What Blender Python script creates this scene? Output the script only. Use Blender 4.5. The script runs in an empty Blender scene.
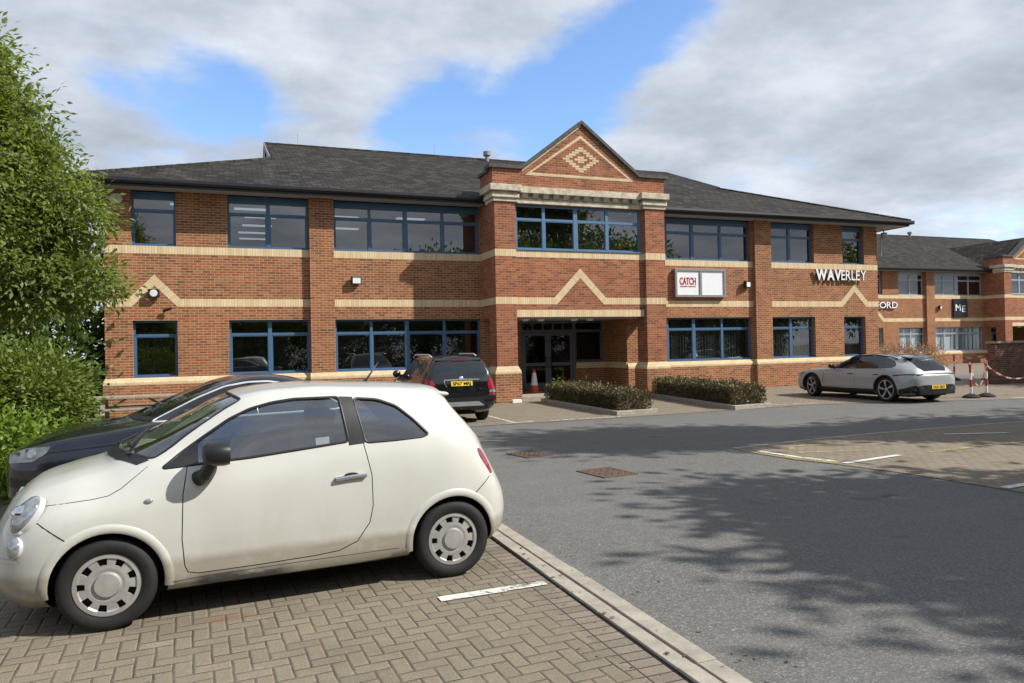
import bpy, bmesh, math, random
import numpy as np
from mathutils import Vector, Matrix
from mathutils.bvhtree import BVHTree
from mathutils.geometry import tessellate_polygon

R = math.radians
scn = bpy.context.scene
COL = scn.collection

# ------------------------------------------------------------------ camera
cam_d = bpy.data.cameras.new('camera')
cam = bpy.data.objects.new('camera', cam_d)
COL.objects.link(cam)
cam_d.sensor_width = 36.0
cam_d.lens = 36.0 * 739.0 / 1024.0
cam_d.clip_start = 0.05
cam_d.clip_end = 2000
CR = Vector((0.9352, -0.35354, -0.02014))
CU = Vector((0.01642, -0.01351, 0.99977))
CF = Vector((0.35373, 0.93532, 0.00682))
m = Matrix.Identity(4)
for i in range(3):
    m[i][0] = CR[i]; m[i][1] = CU[i]; m[i][2] = -CF[i]
m[2][3] = 1.75
cam.matrix_world = m
scn.camera = cam

# ------------------------------------------------------------------ light
SUN_EL = 42.0
SUN_DIR = Vector((0.834 * math.cos(R(SUN_EL)), -0.551 * math.cos(R(SUN_EL)), math.sin(R(SUN_EL))))  # towards the sun
sun_d = bpy.data.lights.new('sun', 'SUN')
sun_d.energy = 4.4
sun_d.angle = R(0.7)
sun_d.color = (1.0, 0.955, 0.88)
sun = bpy.data.objects.new('sun', sun_d)
COL.objects.link(sun)
sun.rotation_euler = SUN_DIR.to_track_quat('Z', 'Y').to_euler()
sun.location = (20, -20, 40)

scn.view_settings.view_transform = 'Standard'
scn.view_settings.look = 'None'
scn.view_settings.gamma = 1.0
scn.view_settings.exposure = 0.5
scn.view_settings.use_curve_mapping = False
scn.cycles.max_bounces = 8
scn.cycles.transparent_max_bounces = 16

world = bpy.data.worlds.new('World')
scn.world = world
world.use_nodes = True


class NT:
    """small helper to write node trees"""
    def __init__(self, tree):
        self.t = tree; self.n = tree.nodes; self.l = tree.links

    def new(self, kind, **kw):
        nd = self.n.new(kind)
        for k, v in kw.items():
            setattr(nd, k, v)
        return nd

    def put(self, sock, val):
        if isinstance(val, bpy.types.NodeSocket):
            self.l.new(val, sock)
        elif val is not None:
            if isinstance(val, (tuple, list)) and len(val) == 3 and sock.type == 'RGBA':
                val = (*val, 1)
            sock.default_value = val

    def math(self, op, a, b=None, c=None, clamp=False):
        nd = self.new('ShaderNodeMath', operation=op, use_clamp=clamp)
        for s, v in zip(nd.inputs, (a, b, c)):
            self.put(s, v)
        return nd.outputs[0]

    def vmath(self, op, a, b=None, out=0):
        nd = self.new('ShaderNodeVectorMath', operation=op)
        self.put(nd.inputs[0], a); self.put(nd.inputs[1], b)
        return nd.outputs[out]

    def noise(self, vec, scale, detail=3.0, rough=0.5, out='Fac', dist=0.0):
        nd = self.new('ShaderNodeTexNoise')
        self.put(nd.inputs['Vector'], vec)
        nd.inputs['Scale'].default_value = scale
        nd.inputs['Detail'].default_value = detail
        nd.inputs['Roughness'].default_value = rough
        nd.inputs['Distortion'].default_value = dist
        return nd.outputs[out]

    def ramp(self, fac, stops, interp='LINEAR'):
        nd = self.new('ShaderNodeValToRGB')
        nd.color_ramp.interpolation = interp
        e = nd.color_ramp.elements
        while len(e) > 1:
            e.remove(e[-1])
        e[0].position = stops[0][0]; e[0].color = (*stops[0][1], 1)
        for p, c in stops[1:]:
            q = e.new(p); q.color = (*c, 1)
        self.put(nd.inputs[0], fac)
        return nd.outputs[0]

    def mix(self, fac, a, b, mode='MIX'):
        nd = self.new('ShaderNodeMix', data_type='RGBA', blend_type=mode)
        self.put(nd.inputs[0], fac); self.put(nd.inputs[6], a); self.put(nd.inputs[7], b)
        return nd.outputs[2]

    def rng(self, v, a, b, c, d, smooth=False):
        nd = self.new('ShaderNodeMapRange')
        if smooth:
            nd.interpolation_type = 'SMOOTHSTEP'
        self.put(nd.inputs[0], v)
        for i, x in enumerate((a, b, c, d)):
            nd.inputs[1 + i].default_value = x
        return nd.outputs[0]

    def sep(self, v):
        nd = self.new('ShaderNodeSeparateXYZ'); self.put(nd.inputs[0], v); return nd.outputs

    def comb(self, x, y, z=0.0):
        nd = self.new('ShaderNodeCombineXYZ')
        self.put(nd.inputs[0], x); self.put(nd.inputs[1], y); self.put(nd.inputs[2], z)
        return nd.outputs[0]

    def bump(self, h, strength=0.3, dist=0.01):
        nd = self.new('ShaderNodeBump')
        nd.inputs['Strength'].default_value = strength
        nd.inputs['Distance'].default_value = dist
        self.put(nd.inputs['Height'], h)
        return nd.outputs[0]


def build_world():
    w = NT(world.node_tree)
    w.n.clear()
    out = w.new('ShaderNodeOutputWorld')
    sky = w.new('ShaderNodeTexSky', sky_type='NISHITA', sun_disc=False)
    sky.sun_elevation = R(SUN_EL)
    sky.sun_rotation = R(123.5)
    sky.air_density = 1.0; sky.dust_density = 0.6; sky.ozone_density = 1.6
    d = w.new('ShaderNodeTexCoord').outputs['Generated']
    d = w.vmath('NORMALIZE', d)
    x, y, z = w.sep(d)
    zz = w.math('MAXIMUM', z, 0.0)
    k = w.math('DIVIDE', 1.0, w.math('ADD', zz, 0.22))
    p = w.comb(w.math('MULTIPLY', x, k), w.math('MULTIPLY', y, k), w.math('MULTIPLY', z, 1.5))
    big = w.noise(p, 1.15, 7.0, 0.55, dist=0.25)
    fineb = w.noise(p, 3.3, 8.0, 0.6, dist=0.4)
    # gaps of blue sky, by direction
    wv = w.noise(p, 2.4, 4.0, 0.6, out='Color')
    dw = w.vmath('NORMALIZE', w.vmath('ADD', d, w.vmath('MULTIPLY', w.vmath('SUBTRACT', wv, (0.5, 0.5, 0.5)), (0.16, 0.16, 0.16))))
    gap = None
    for (gx, gy, gz), s, a in (((0.218, 0.934, 0.284), 700, 0.30),
                               ((0.273, 0.913, 0.304), 450, 0.36),
                               ((0.353, 0.887, 0.299), 380, 0.40),
                               ((0.423, 0.839, 0.342), 420, 0.46),
                               ((0.476, 0.79, 0.387), 420, 0.46),
                               ((0.526, 0.736, 0.425), 420, 0.40),
                               ((0.402, 0.872, 0.28), 600, 0.25),
                               ((-0.026, 0.948, 0.319), 420, 0.27),
                               ((0.025, 0.955, 0.296), 700, 0.20),
                               ((-0.114, 0.936, 0.334), 600, 0.17),
                               ((-.6, -.5, .6), 8, .2), ((.3, -.7, .65), 9, .14)):
        dt = w.vmath('DOT_PRODUCT', dw, (gx, gy, gz), out=1)
        g = w.math('MULTIPLY', w.math('EXPONENT', w.math('MULTIPLY', w.math('SUBTRACT', dt, 1.0), float(s))), a)
        gap = g if gap is None else w.math('ADD', gap, g)
    cov = w.math('SUBTRACT', w.math('ADD', w.math('MULTIPLY', w.math('ADD', w.math('MULTIPLY', big, 0.65), w.math('MULTIPLY', fineb, 0.35)), 2.0), -0.22), gap)
    mask = w.rng(cov, 0.30, 0.70, 0.0, 1.0, True)
    thick = w.rng(cov, 0.50, 1.05, 0.0, 1.0)
    n2 = w.noise(p, 2.7, 6.0, 0.6)
    shade = w.rng(n2, 0.34, 0.66, 0.0, 1.0)
    low = w.rng(z, 0.0, 0.30, 1.0, 0.0)
    n3 = w.noise(p, 0.9, 5.0, 0.55)
    s2 = w.math('ADD', w.math('MULTIPLY', shade, 0.50), w.math('MULTIPLY', low, 0.20))
    s2 = w.math('ADD', s2, w.rng(n3, 0.3, 0.7, 0.0, 0.38))
    s2 = w.math('SUBTRACT', s2, w.math('MULTIPLY', thick, 0.16), clamp=True)
    cl = w.ramp(s2, ((0.0, (2.2, 2.45, 2.9)), (0.35, (3.05, 3.35, 3.85)), (0.7, (4.2, 4.55, 5.05)), (1.0, (5.9, 6.15, 6.45))))
    skyb = w.mix(1.0, sky.outputs[0], (1.0, 1.15, 1.34), 'MULTIPLY')
    col = w.mix(mask, skyb, cl)
    # ground-side of the dome
    gm = w.rng(z, -0.02, 0.0, 0.0, 1.0)
    col = w.mix(gm, (1.2, 1.2, 1.1), col)
    bg = w.new('ShaderNodeBackground')
    bg.inputs[1].default_value = 0.13
    w.l.new(col, bg.inputs[0])
    w.l.new(bg.outputs[0], out.inputs[0])


build_world()

# ------------------------------------------------------------------ materials
MATS = {}


def new_mat(name):
    mt = bpy.data.materials.new(name)
    mt.use_nodes = True
    w = NT(mt.node_tree)
    b = mt.node_tree.nodes['Principled BSDF']
    MATS[name] = mt
    return mt, w, b


def simple(name, col, rough=0.6, metal=0.0, var=0.12, scale=6.0, bump=0.0, spec=0.5, coat=0.0, bscale=40.0):
    mt, w, b = new_mat(name)
    oc = w.new('ShaderNodeTexCoord').outputs['Object']
    n = w.noise(oc, scale, 4.0, 0.6)
    c = w.mix(w.rng(n, 0.3, 0.7, 0, 1), tuple(x * (1 - var) for x in col), tuple(min(1, x * (1 + var)) for x in col))
    w.l.new(c, b.inputs['Base Color'])
    b.inputs['Roughness'].default_value = rough
    b.inputs['Metallic'].default_value = metal
    b.inputs['Specular IOR Level'].default_value = spec
    b.inputs['Coat Weight'].default_value = coat
    b.inputs['Coat Roughness'].default_value = 0.03
    if bump:
        w.l.new(w.bump(w.noise(oc, bscale, 4.0, 0.6), bump, 0.01), b.inputs['Normal'])
    return mt


def brick_mat(name, palette, mortar, rough=0.9, bw=0.225, rh=0.075, ms=0.009, off=0.5, bump=0.5, stain=0.25, speck=0.32):
    mt, w, b = new_mat(name)
    uv = w.new('ShaderNodeUVMap').outputs[0]
    br = w.new('ShaderNodeTexBrick')
    br.offset = off
    w.put(br.inputs['Vector'], uv)
    br.inputs['Color1'].default_value = (0, 0, 0, 1)
    br.inputs['Color2'].default_value = (1, 1, 1, 1)
    br.inputs['Mortar'].default_value = (0.5, 0.5, 0.5, 1)
    br.inputs['Scale'].default_value = 1.0
    br.inputs['Mortar Size'].default_value = ms
    br.inputs['Mortar Smooth'].default_value = 0.15
    br.inputs['Bias'].default_value = 0.0
    br.inputs['Brick Width'].default_value = bw
    br.inputs['Row Height'].default_value = rh
    col = w.ramp(br.outputs['Color'], palette)
    oc = w.new('ShaderNodeTexCoord').outputs['Object']
    n1 = w.noise(oc, 60.0, 3.0, 0.6)
    col = w.mix(w.rng(n1, 0.3, 0.7, 0.0, speck), col, (0.02, 0.015, 0.012), 'MIX') if stain else col
    col = w.mix(br.outputs['Fac'], col, mortar)
    n2 = w.noise(oc, 0.9, 5.0, 0.6)
    n3 = w.noise(w.vmath('MULTIPLY', oc, (2.6, 2.6, 0.35)), 1.0, 5.0, 0.65)
    col = w.mix(w.rng(n2, 0.45, 0.75, 0.0, stain), col, (0.05, 0.045, 0.04))
    col = w.mix(w.rng(n3, 0.50, 0.72, 0.0, stain * 1.1), col, (0.07, 0.055, 0.04))
    w.l.new(col, b.inputs['Base Color'])
    b.inputs['Roughness'].default_value = rough
    b.inputs['Specular IOR Level'].default_value = 0.25
    h = w.math('ADD', w.math('MULTIPLY', br.outputs['Fac'], -1.0), w.math('MULTIPLY', n1, 0.25))
    w.l.new(w.bump(h, bump, 0.006), b.inputs['Normal'])
    return mt


PAL_BRICK = ((0.0, (0.19, 0.077, 0.044)), (0.14, (0.27, 0.090, 0.043)), (0.35, (0.345, 0.110, 0.047)), (0.6, (0.37, 0.125, 0.055)),
             (0.85, (0.40, 0.150, 0.069)), (1.0, (0.44, 0.18, 0.09)))
brick_mat('brick_red', PAL_BRICK, (0.43, 0.325, 0.185), ms=0.009)
PAL_B2 = tuple((p, (c[0] * 1.0, c[1] * 0.98, c[2] * 1.02)) for p, c in PAL_BRICK)
brick_mat('brick_gable', PAL_B2, (0.40, 0.26, 0.17), ms=0.007)
brick_mat('brick_dark', ((0.0, (0.10, 0.05, 0.04)), (0.5, (0.20, 0.085, 0.06)), (1.0, (0.26, 0.12, 0.08))), (0.24, 0.19, 0.15))
PAL_TAN = ((0.0, (0.645, 0.49, 0.285)), (0.5, (0.715, 0.56, 0.345)), (1.0, (0.775, 0.62, 0.40)))
brick_mat('soldier_tan', PAL_TAN, (0.42, 0.32, 0.19), bw=0.075, rh=0.6, ms=0.005, off=0.0, bump=0.35, stain=0.09, speck=0.12)
brick_mat('tan_brick', PAL_TAN, (0.50, 0.40, 0.24), bump=0.35, stain=0.09, speck=0.12)
simple('weathered_stone', (0.50, 0.44, 0.33), 0.9, var=0.35, scale=5.0, bump=0.4)
simple('coping_stone', (0.075, 0.073, 0.068), 0.85, var=0.4, scale=7.0, bump=0.4)
simple('frame_blue', (0.062, 0.132, 0.232), 0.4, var=0.08)
simple('frame_grey', (0.11, 0.13, 0.155), 0.45, var=0.08)
simple('frame_pale', (0.32, 0.37, 0.42), 0.45, var=0.08)
simple('soffit_paint', (0.34, 0.33, 0.32), 0.7, var=0.12)
simple('fascia_dark', (0.018, 0.019, 0.022), 0.4, var=0.3)
simple('gutter_black', (0.012, 0.012, 0.014), 0.3, var=0.3)
simple('interior_paint', (0.22, 0.22, 0.21), 0.8)
simple('interior_floor', (0.08, 0.085, 0.09), 0.9)
simple('blind_dark', (0.10, 0.10, 0.095), 0.8, var=0.2)
simple('blind_white', (0.74, 0.80, 0.80), 0.7, var=0.08)
simple('lead', (0.22, 0.24, 0.27), 0.55, var=0.2)
simple('white_paint', (0.78, 0.78, 0.76), 0.5, var=0.05)
simple('cream_plastic', (0.55, 0.50, 0.40), 0.5, var=0.1)
simple('black_plastic', (0.012, 0.012, 0.013), 0.42, var=0.2, bump=0.05, bscale=300)
simple('black_gloss', (0.006, 0.006, 0.007), 0.08, var=0.1)
simple('rubber', (0.0095, 0.0093, 0.009), 0.75, var=0.3, scale=25)
simple('dark_void', (0.006, 0.006, 0.006), 0.9)
simple('chrome', (0.75, 0.76, 0.78), 0.12, 1.0, var=0.05)
simple('alloy', (0.48, 0.48, 0.47), 0.38, 0.85, var=0.1)
simple('hubcap_silver', (0.40, 0.39, 0.37), 0.42, 0.4, var=0.16, scale=9)
simple('seat_cloth', (0.085, 0.09, 0.10), 0.9, var=0.2)
simple('dash_plastic', (0.028, 0.03, 0.032), 0.6, var=0.2)
simple('red_lens', (0.27, 0.012, 0.028), 0.12, var=0.15, coat=0.6)
simple('clear_lens', (0.30, 0.33, 0.34), 0.10, 0.5, var=0.45, scale=14, coat=1.0)
simple('smoked_lens', (0.18, 0.195, 0.195), 0.08, 0.3, var=0.4, scale=12, coat=1.0)
simple('silver_trim', (0.62, 0.63, 0.63), 0.35, 0.35, var=0.1)
simple('plate_yellow', (0.78, 0.56, 0.04), 0.5, var=0.05)
simple('cone_orange', (0.62, 0.10, 0.03), 0.55, var=0.12)
simple('barrier_red', (0.42, 0.035, 0.035), 0.5, var=0.15)
simple('base_rubber', (0.012, 0.011, 0.011), 0.85, var=0.3, bump=0.3)
simple('wood_weathered', (0.27, 0.23, 0.18), 0.85, var=0.3, scale=9.0, bump=0.3)
simple('bark', (0.10, 0.075, 0.055), 0.95, var=0.4, scale=12, bump=0.6)
simple('kerb_concrete', (0.315, 0.285, 0.235), 0.9, var=0.22, scale=7, bump=0.35)
simple('line_white', (0.74, 0.73, 0.69), 0.7, var=0.1, scale=30)
simple('steel_rust', (0.125, 0.085, 0.06), 0.75, 0.2, var=0.35, scale=14, bump=0.3)
simple('sign_grey', (0.27, 0.275, 0.28), 0.45, 0.3, var=0.12)
simple('sign_white', (0.80, 0.82, 0.84), 0.35, var=0.03)
simple('sign_black', (0.008, 0.008, 0.009), 0.3, var=0.1)
simple('sign_red', (0.42, 0.02, 0.035), 0.5, var=0.06)
simple('soil', (0.06, 0.047, 0.035), 0.95, var=0.4, scale=8, bump=0.6)
simple('lamp_glass', (0.68, 0.70, 0.70), 0.25, var=0.05)
simple('skin_grey_metal', (0.30, 0.31, 0.32), 0.4, 0.5, var=0.1)


def roof_mat():
    mt, w, b = new_mat('roof_tile')
    uv = w.new('ShaderNodeUVMap').outputs[0]
    br = w.new('ShaderNodeTexBrick')
    w.put(br.inputs['Vector'], uv)
    br.inputs['Color1'].default_value = (0, 0, 0, 1); br.inputs['Color2'].default_value = (1, 1, 1, 1)
    br.inputs['Scale'].default_value = 1.0
    br.inputs['Mortar Size'].default_value = 0.012
    br.inputs['Mortar Smooth'].default_value = 0.3
    br.inputs['Brick Width'].default_value = 0.33
    br.inputs['Row Height'].default_value = 0.27
    col = w.ramp(br.outputs['Color'], ((0, (0.013, 0.0115, 0.0105)), (0.35, (0.023, 0.020, 0.018)), (0.75, (0.034, 0.029, 0.026)), (1, (0.058, 0.049, 0.043))))
    oc = w.new('ShaderNodeTexCoord').outputs['Object']
    li = w.noise(oc, 3.2, 8.0, 0.75)
    col = w.mix(w.rng(li, 0.58, 0.74, 0.0, 0.7), col, (0.15, 0.14, 0.115))
    mo = w.noise(oc, 0.5, 4.0, 0.6)
    col = w.mix(w.rng(mo, 0.4, 0.7, 0.0, 0.5), col, (0.045, 0.04, 0.028))
    col = w.mix(br.outputs['Fac'], col, (0.008, 0.008, 0.008))
    w.l.new(col, b.inputs['Base Color'])
    b.inputs['Specular IOR Level'].default_value = 0.15
    lk = w.noise(oc, 9.0, 4.0, 0.8)
    col = w.mix(w.rng(lk, 0.64, 0.72, 0.0, 0.8), col, (0.22, 0.21, 0.17))
    w.l.new(col, b.inputs['Base Color'])
    b.inputs['Roughness'].default_value = 0.85
    v = w.sep(uv)[1]
    saw = w.math('FRACT', w.math('DIVIDE', v, 0.27))
    h = w.math('SUBTRACT', w.math('MULTIPLY', w.math('SUBTRACT', 1.0, saw), 1.0), br.outputs['Fac'])
    w.l.new(w.bump(h, 0.8, 0.03), b.inputs['Normal'])
    return mt


roof_mat()


def asphalt_mat():
    mt, w, b = new_mat('asphalt')
    oc = w.new('ShaderNodeTexCoord').outputs['Object']
    fine = w.noise(oc, 130.0, 2.0, 0.7)
    track = w.noise(w.vmath('MULTIPLY', oc, (0.25, 1.6, 1.0)), 1.0, 3.0, 0.6)
    vor = w.new('ShaderNodeTexVoronoi'); w.put(vor.inputs['Vector'], oc); vor.inputs['Scale'].default_value = 95.0
    sp = w.sep(vor.outputs['Color'])[0]
    col = w.ramp(sp, ((0, (0.088, 0.086, 0.082)), (0.5, (0.132, 0.129, 0.122)), (0.85, (0.185, 0.18, 0.168)), (1, (0.30, 0.29, 0.265))))
    big = w.noise(oc, 0.35, 6.0, 0.6)
    col = w.mix(w.rng(big, 0.35, 0.7, 0.0, 0.5), col, (0.165, 0.161, 0.150))
    mid = w.noise(oc, 2.2, 6.0, 0.7)
    col = w.mix(w.rng(mid, 0.55, 0.8, 0.0, 0.55), col, (0.085, 0.084, 0.083))
    col = w.mix(w.rng(fine, 0.3, 0.7, 0.0, 0.4), col, (0.085, 0.083, 0.08))
    col = w.mix(w.rng(track, 0.5, 0.75, 0.0, 0.35), col, (0.19, 0.185, 0.172))
    oil = w.noise(oc, 1.05, 2.0, 0.5, dist=0.6)
    col = w.mix(w.rng(oil, 0.69, 0.76, 0.0, 0.55), col, (0.05, 0.049, 0.047))
    w.l.new(col, b.inputs['Base Color'])
    b.inputs['Roughness'].default_value = 0.86
    b.inputs['Specular IOR Level'].default_value = 0.3
    w.l.new(w.bump(w.math('ADD', sp, fine), 0.55, 0.006), b.inputs['Normal'])


asphalt_mat()


def herring_mat(name, tint=(1, 1, 1), worn=0.0, joint=(0.035, 0.032, 0.027)):
    """90 degree herringbone of 200 x 100 mm blocks, from the sheet's own metric uv"""
    mt, w, b = new_mat(name)
    uv = w.new('ShaderNodeUVMap').outputs[0]
    p = w.vmath('SCALE', uv); p.node.inputs[3].default_value = 10.0
    wob = w.noise(uv, 7.0, 2.0, 0.5, out='Color')
    p = w.vmath('ADD', p, w.vmath('SCALE', w.vmath('SUBTRACT', wob, (0.5, 0.5, 0.5))))
    p.node.inputs[1].links[0].from_node.inputs[3].default_value = 0.10
    px, py, _ = w.sep(p)
    i = w.math('FLOOR', px); j = w.math('FLOOR', py)
    fx = w.math('SUBTRACT', px, i); fy = w.math('SUBTRACT', py, j)
    k = w.math('FLOORED_MODULO', w.math('SUBTRACT', i, j), 4.0)
    eq = [w.math('COMPARE', k, float(q), 0.25) for q in range(4)]
    dl = w.math('ADD', fx, w.math('MULTIPLY', eq[1], 9.0))
    dr = w.math('ADD', w.math('SUBTRACT', 1.0, fx), w.math('MULTIPLY', eq[0], 9.0))
    db = w.math('ADD', fy, w.math('MULTIPLY', eq[2], 9.0))
    dtp = w.math('ADD', w.math('SUBTRACT', 1.0, fy), w.math('MULTIPLY', eq[3], 9.0))
    dd = w.math('MINIMUM', w.math('MINIMUM', dl, dr), w.math('MINIMUM', db, dtp))
    bi = w.math('SUBTRACT', i, eq[1]); bj = w.math('ADD', j, eq[3])
    wn = w.new('ShaderNodeTexWhiteNoise', noise_dimensions='2D')
    w.put(wn.inputs['Vector'], w.comb(bi, bj))
    t = tint
    def c(r, g, bb): return (r * t[0], g * t[1], bb * t[2])
    col = w.ramp(wn.outputs['Value'], ((0, c(.20, .175, .137)), (.3, c(.218, .193, .150)), (.6, c(.238, .208, .162)), (.85, c(.228, .197, .153)), (1, c(.26, .218, .172))))
    oc = w.new('ShaderNodeTexCoord').outputs['Object']
    g1 = w.noise(oc, 150.0, 3.0, 0.8)
    col = w.mix(w.rng(g1, 0.40, 0.68, 0.0, 0.75), col, c(.095, .082, .066))
    gl = w.noise(oc, 110.0, 2.0, 0.8)
    col = w.mix(w.rng(gl, 0.58, 0.72, 0.0, 0.7), col, c(.40, .36, .29))
    g2 = w.noise(oc, 1.3, 6.0, 0.65)
    col = w.mix(w.rng(g2, 0.48, 0.75, 0.0, 0.45), col, c(.115, .10, .08))
    g3 = w.noise(oc, 5.0, 3.0, 0.6)
    col = w.mix(w.rng(g3, 0.6, 0.8, 0.0, 0.3), col, c(.40, .36, .29))
    if worn:
        # iron stain near the front wheel of the white car
        pos = w.vmath('SUBTRACT', oc, (-0.06, 5.22, 0.0))
        pos = w.vmath('MULTIPLY', pos, (3.0, 11.0, 0.0))
        ln = w.vmath('LENGTH', pos, out=1)
        st = w.math('MULTIPLY', w.rng(w.math('ADD', ln, w.math('MULTIPLY', g3, 0.9)), 0.5, 1.35, 1.0, 0.0), 0.55)
        col = w.mix(st, col, (0.20, 0.085, 0.035))
    jv = w.noise(oc, 2.7, 4.0, 0.7)
    jm = w.math('MULTIPLY', w.rng(dd, 0.02, 0.062, 1.0, 0.0, True), w.rng(jv, 0.35, 0.62, 0.35, 0.97))
    col = w.mix(jm, col, joint)
    w.l.new(col, b.inputs['Base Color'])
    b.inputs['Roughness'].default_value = 0.88
    b.inputs['Specular IOR Level'].default_value = 0.3
    hgt = w.math('ADD', w.rng(dd, 0.02, 0.14, 0.0, 1.0, True), w.math('MULTIPLY', g1, 0.25))
    w.l.new(w.bump(hgt, 0.7, 0.008), b.inputs['Normal'])


herring_mat('pavers_near', (1.0, 0.975, 0.90), 1.0)
herring_mat('pavers_far', (1.12, 1.06, 1.0))
brick_mat('pavers_border', ((0, (.20, .172, .135)), (.5, (.245, .208, .163)), (1, (.29, .235, .188))), (.05, .045, .036), bw=0.2, rh=0.1, ms=0.006, off=0.0, stain=0.3)


def glass_mat(name, tint, ior, rough=0.0, wav=0.0, dirt=0.0):
    mt, w, b = new_mat(name)
    w.n.remove(b)
    out = [n for n in w.n if n.type == 'OUTPUT_MATERIAL'][0]
    tr = w.new('ShaderNodeBsdfTransparent'); tr.inputs[0].default_value = (*tint, 1)
    gl = w.new('ShaderNodeBsdfGlossy'); gl.inputs['Color'].default_value = (1, 1, 1, 1); gl.inputs['Roughness'].default_value = rough
    geo = w.new('ShaderNodeNewGeometry')
    f0 = ((ior - 1) / (ior + 1)) ** 2 * 1.7           # two surfaces
    cosn = w.math('ABSOLUTE', w.vmath('DOT_PRODUCT', geo.outputs['Incoming'], geo.outputs['Normal'], out=1))
    fr = w.math('ADD', w.math('MULTIPLY', w.math('POWER', w.math('SUBTRACT', 1.0, cosn, clamp=True), 5.0), 1 - f0), f0)
    oc = w.new('ShaderNodeTexCoord').outputs['Object']
    if wav:
        nb = w.bump(w.noise(oc, 1.1, 1.0, 0.4), wav, 0.02)
        w.l.new(nb, gl.inputs['Normal'])
    mx = w.new('ShaderNodeMixShader')
    w.l.new(fr, mx.inputs[0]); w.l.new(tr.outputs[0], mx.inputs[1]); w.l.new(gl.outputs[0], mx.inputs[2])
    res = mx.outputs[0]
    if dirt:
        df = w.new('ShaderNodeBsdfDiffuse'); df.inputs[0].default_value = (0.35, 0.36, 0.33, 1)
        m2 = w.new('ShaderNodeMixShader')
        w.put(m2.inputs[0], w.math('MULTIPLY', w.rng(w.noise(oc, 5.0, 4.0, .6), .35, .8, .3, 1.0), dirt))
        w.l.new(res, m2.inputs[1]); w.l.new(df.outputs[0], m2.inputs[2]); res = m2.outputs[0]
    w.l.new(res, out.inputs[0])


glass_mat('window_glass', (0.36, 0.40, 0.42), 1.9, 0.0, 0.12, 0.012)
glass_mat('door_glass', (0.30, 0.33, 0.34), 1.42, 0.0, 0.10, 0.006)
glass_mat('window_glass_clear', (0.80, 0.84, 0.85), 1.5, 0.0, 0.12, 0.02)
glass_mat('car_glass', (0.66, 0.73, 0.71), 2.05, 0.0, 0.0, 0.03)
simple('car_glass_dark', (0.012, 0.014, 0.016), 0.03, var=0.1, spec=0.8)


def paint(name, col, metal=0.0, rough=0.3, dirt=0.0, flake=0.0):
    mt, w, b = new_mat(name)
    oc = w.new('ShaderNodeTexCoord').outputs['Object']
    n = w.noise(oc, 2.0, 4.0, 0.6)
    c = w.mix(w.rng(n, 0.3, 0.7, 0, 1), tuple(x * 0.97 for x in col), tuple(min(1, x * 1.02) for x in col))
    rg = rough
    if dirt:
        z = w.sep(oc)[2]
        s = w.noise(oc, 3.5, 6.0, 0.7)
        streak = w.noise(w.vmath('MULTIPLY', oc, (4.0, 4.0, 1.6)), 1.0, 4.0, 0.6)
        low = w.rng(w.math('ADD', z, w.math('MULTIPLY', w.math('SUBTRACT', s, 0.5), 0.10)), 0.36, 0.44, 1.0, 0.0, True)
        mid = w.math('MULTIPLY', w.rng(z, 0.40, 1.05, 0.38, 0.03), w.rng(streak, 0.40, 0.75, 0.3, 1.0))
        dm = w.math('MULTIPLY', w.math('ADD', w.math('MULTIPLY', low, w.rng(s, 0.3, 0.65, 0.55, 1.0)), mid), dirt, clamp=True)
        c = w.mix(dm, c, (0.265, 0.24, 0.19))
        # scraped, blackened sill
        x = w.sep(oc)[0]
        sill = w.math('MULTIPLY', w.rng(z, 0.25, 0.31, 1.0, 0.0, True), w.math('MULTIPLY', w.rng(x, 0.45, 0.62, 0.0, 1.0, True), w.rng(x, 0.95, 1.25, 1.0, 0.0, True)))
        sm = w.math('MULTIPLY', sill, w.rng(w.noise(w.vmath('MULTIPLY', oc, (3.0, 3.0, 14.0)), 1.0, 5.0, 0.7), 0.33, 0.52, 0.0, 1.0))
        c = w.mix(w.math('MULTIPLY', sm, w.math('MULTIPLY', dirt, 1.25)), c, (0.05, 0.048, 0.042))
        sp = w.math('MULTIPLY', w.rng(w.noise(oc, 90.0, 3.0, 0.8), 0.66, 0.74, 0.0, 0.6), w.rng(z, 0.2, 0.8, 1.0, 0.1))
        c = w.mix(w.math('MULTIPLY', sp, dirt), c, (0.16, 0.13, 0.09))
        rg = w.math('ADD', w.math('MULTIPLY', dm, 0.4), rough)
    w.put(b.inputs['Base Color'], c)
    w.put(b.inputs['Roughness'], rg)
    b.inputs['Metallic'].default_value = metal
    b.inputs['Coat Weight'].default_value = 0.8
    b.inputs['Coat Roughness'].default_value = 0.04
    b.inputs['Coat IOR'].default_value = 1.5
    return mt


paint('paint_cream', (0.56, 0.555, 0.51), 0.0, 0.30, 1.0)
paint('paint_navy', (0.006, 0.0075, 0.0115), 0.1, 0.25, 0.06)
paint('paint_black', (0.006, 0.0065, 0.008), 0.1, 0.22, 0.04)
paint('paint_silver', (0.345, 0.355, 0.36), 0.15, 0.38, 0.05)


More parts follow.
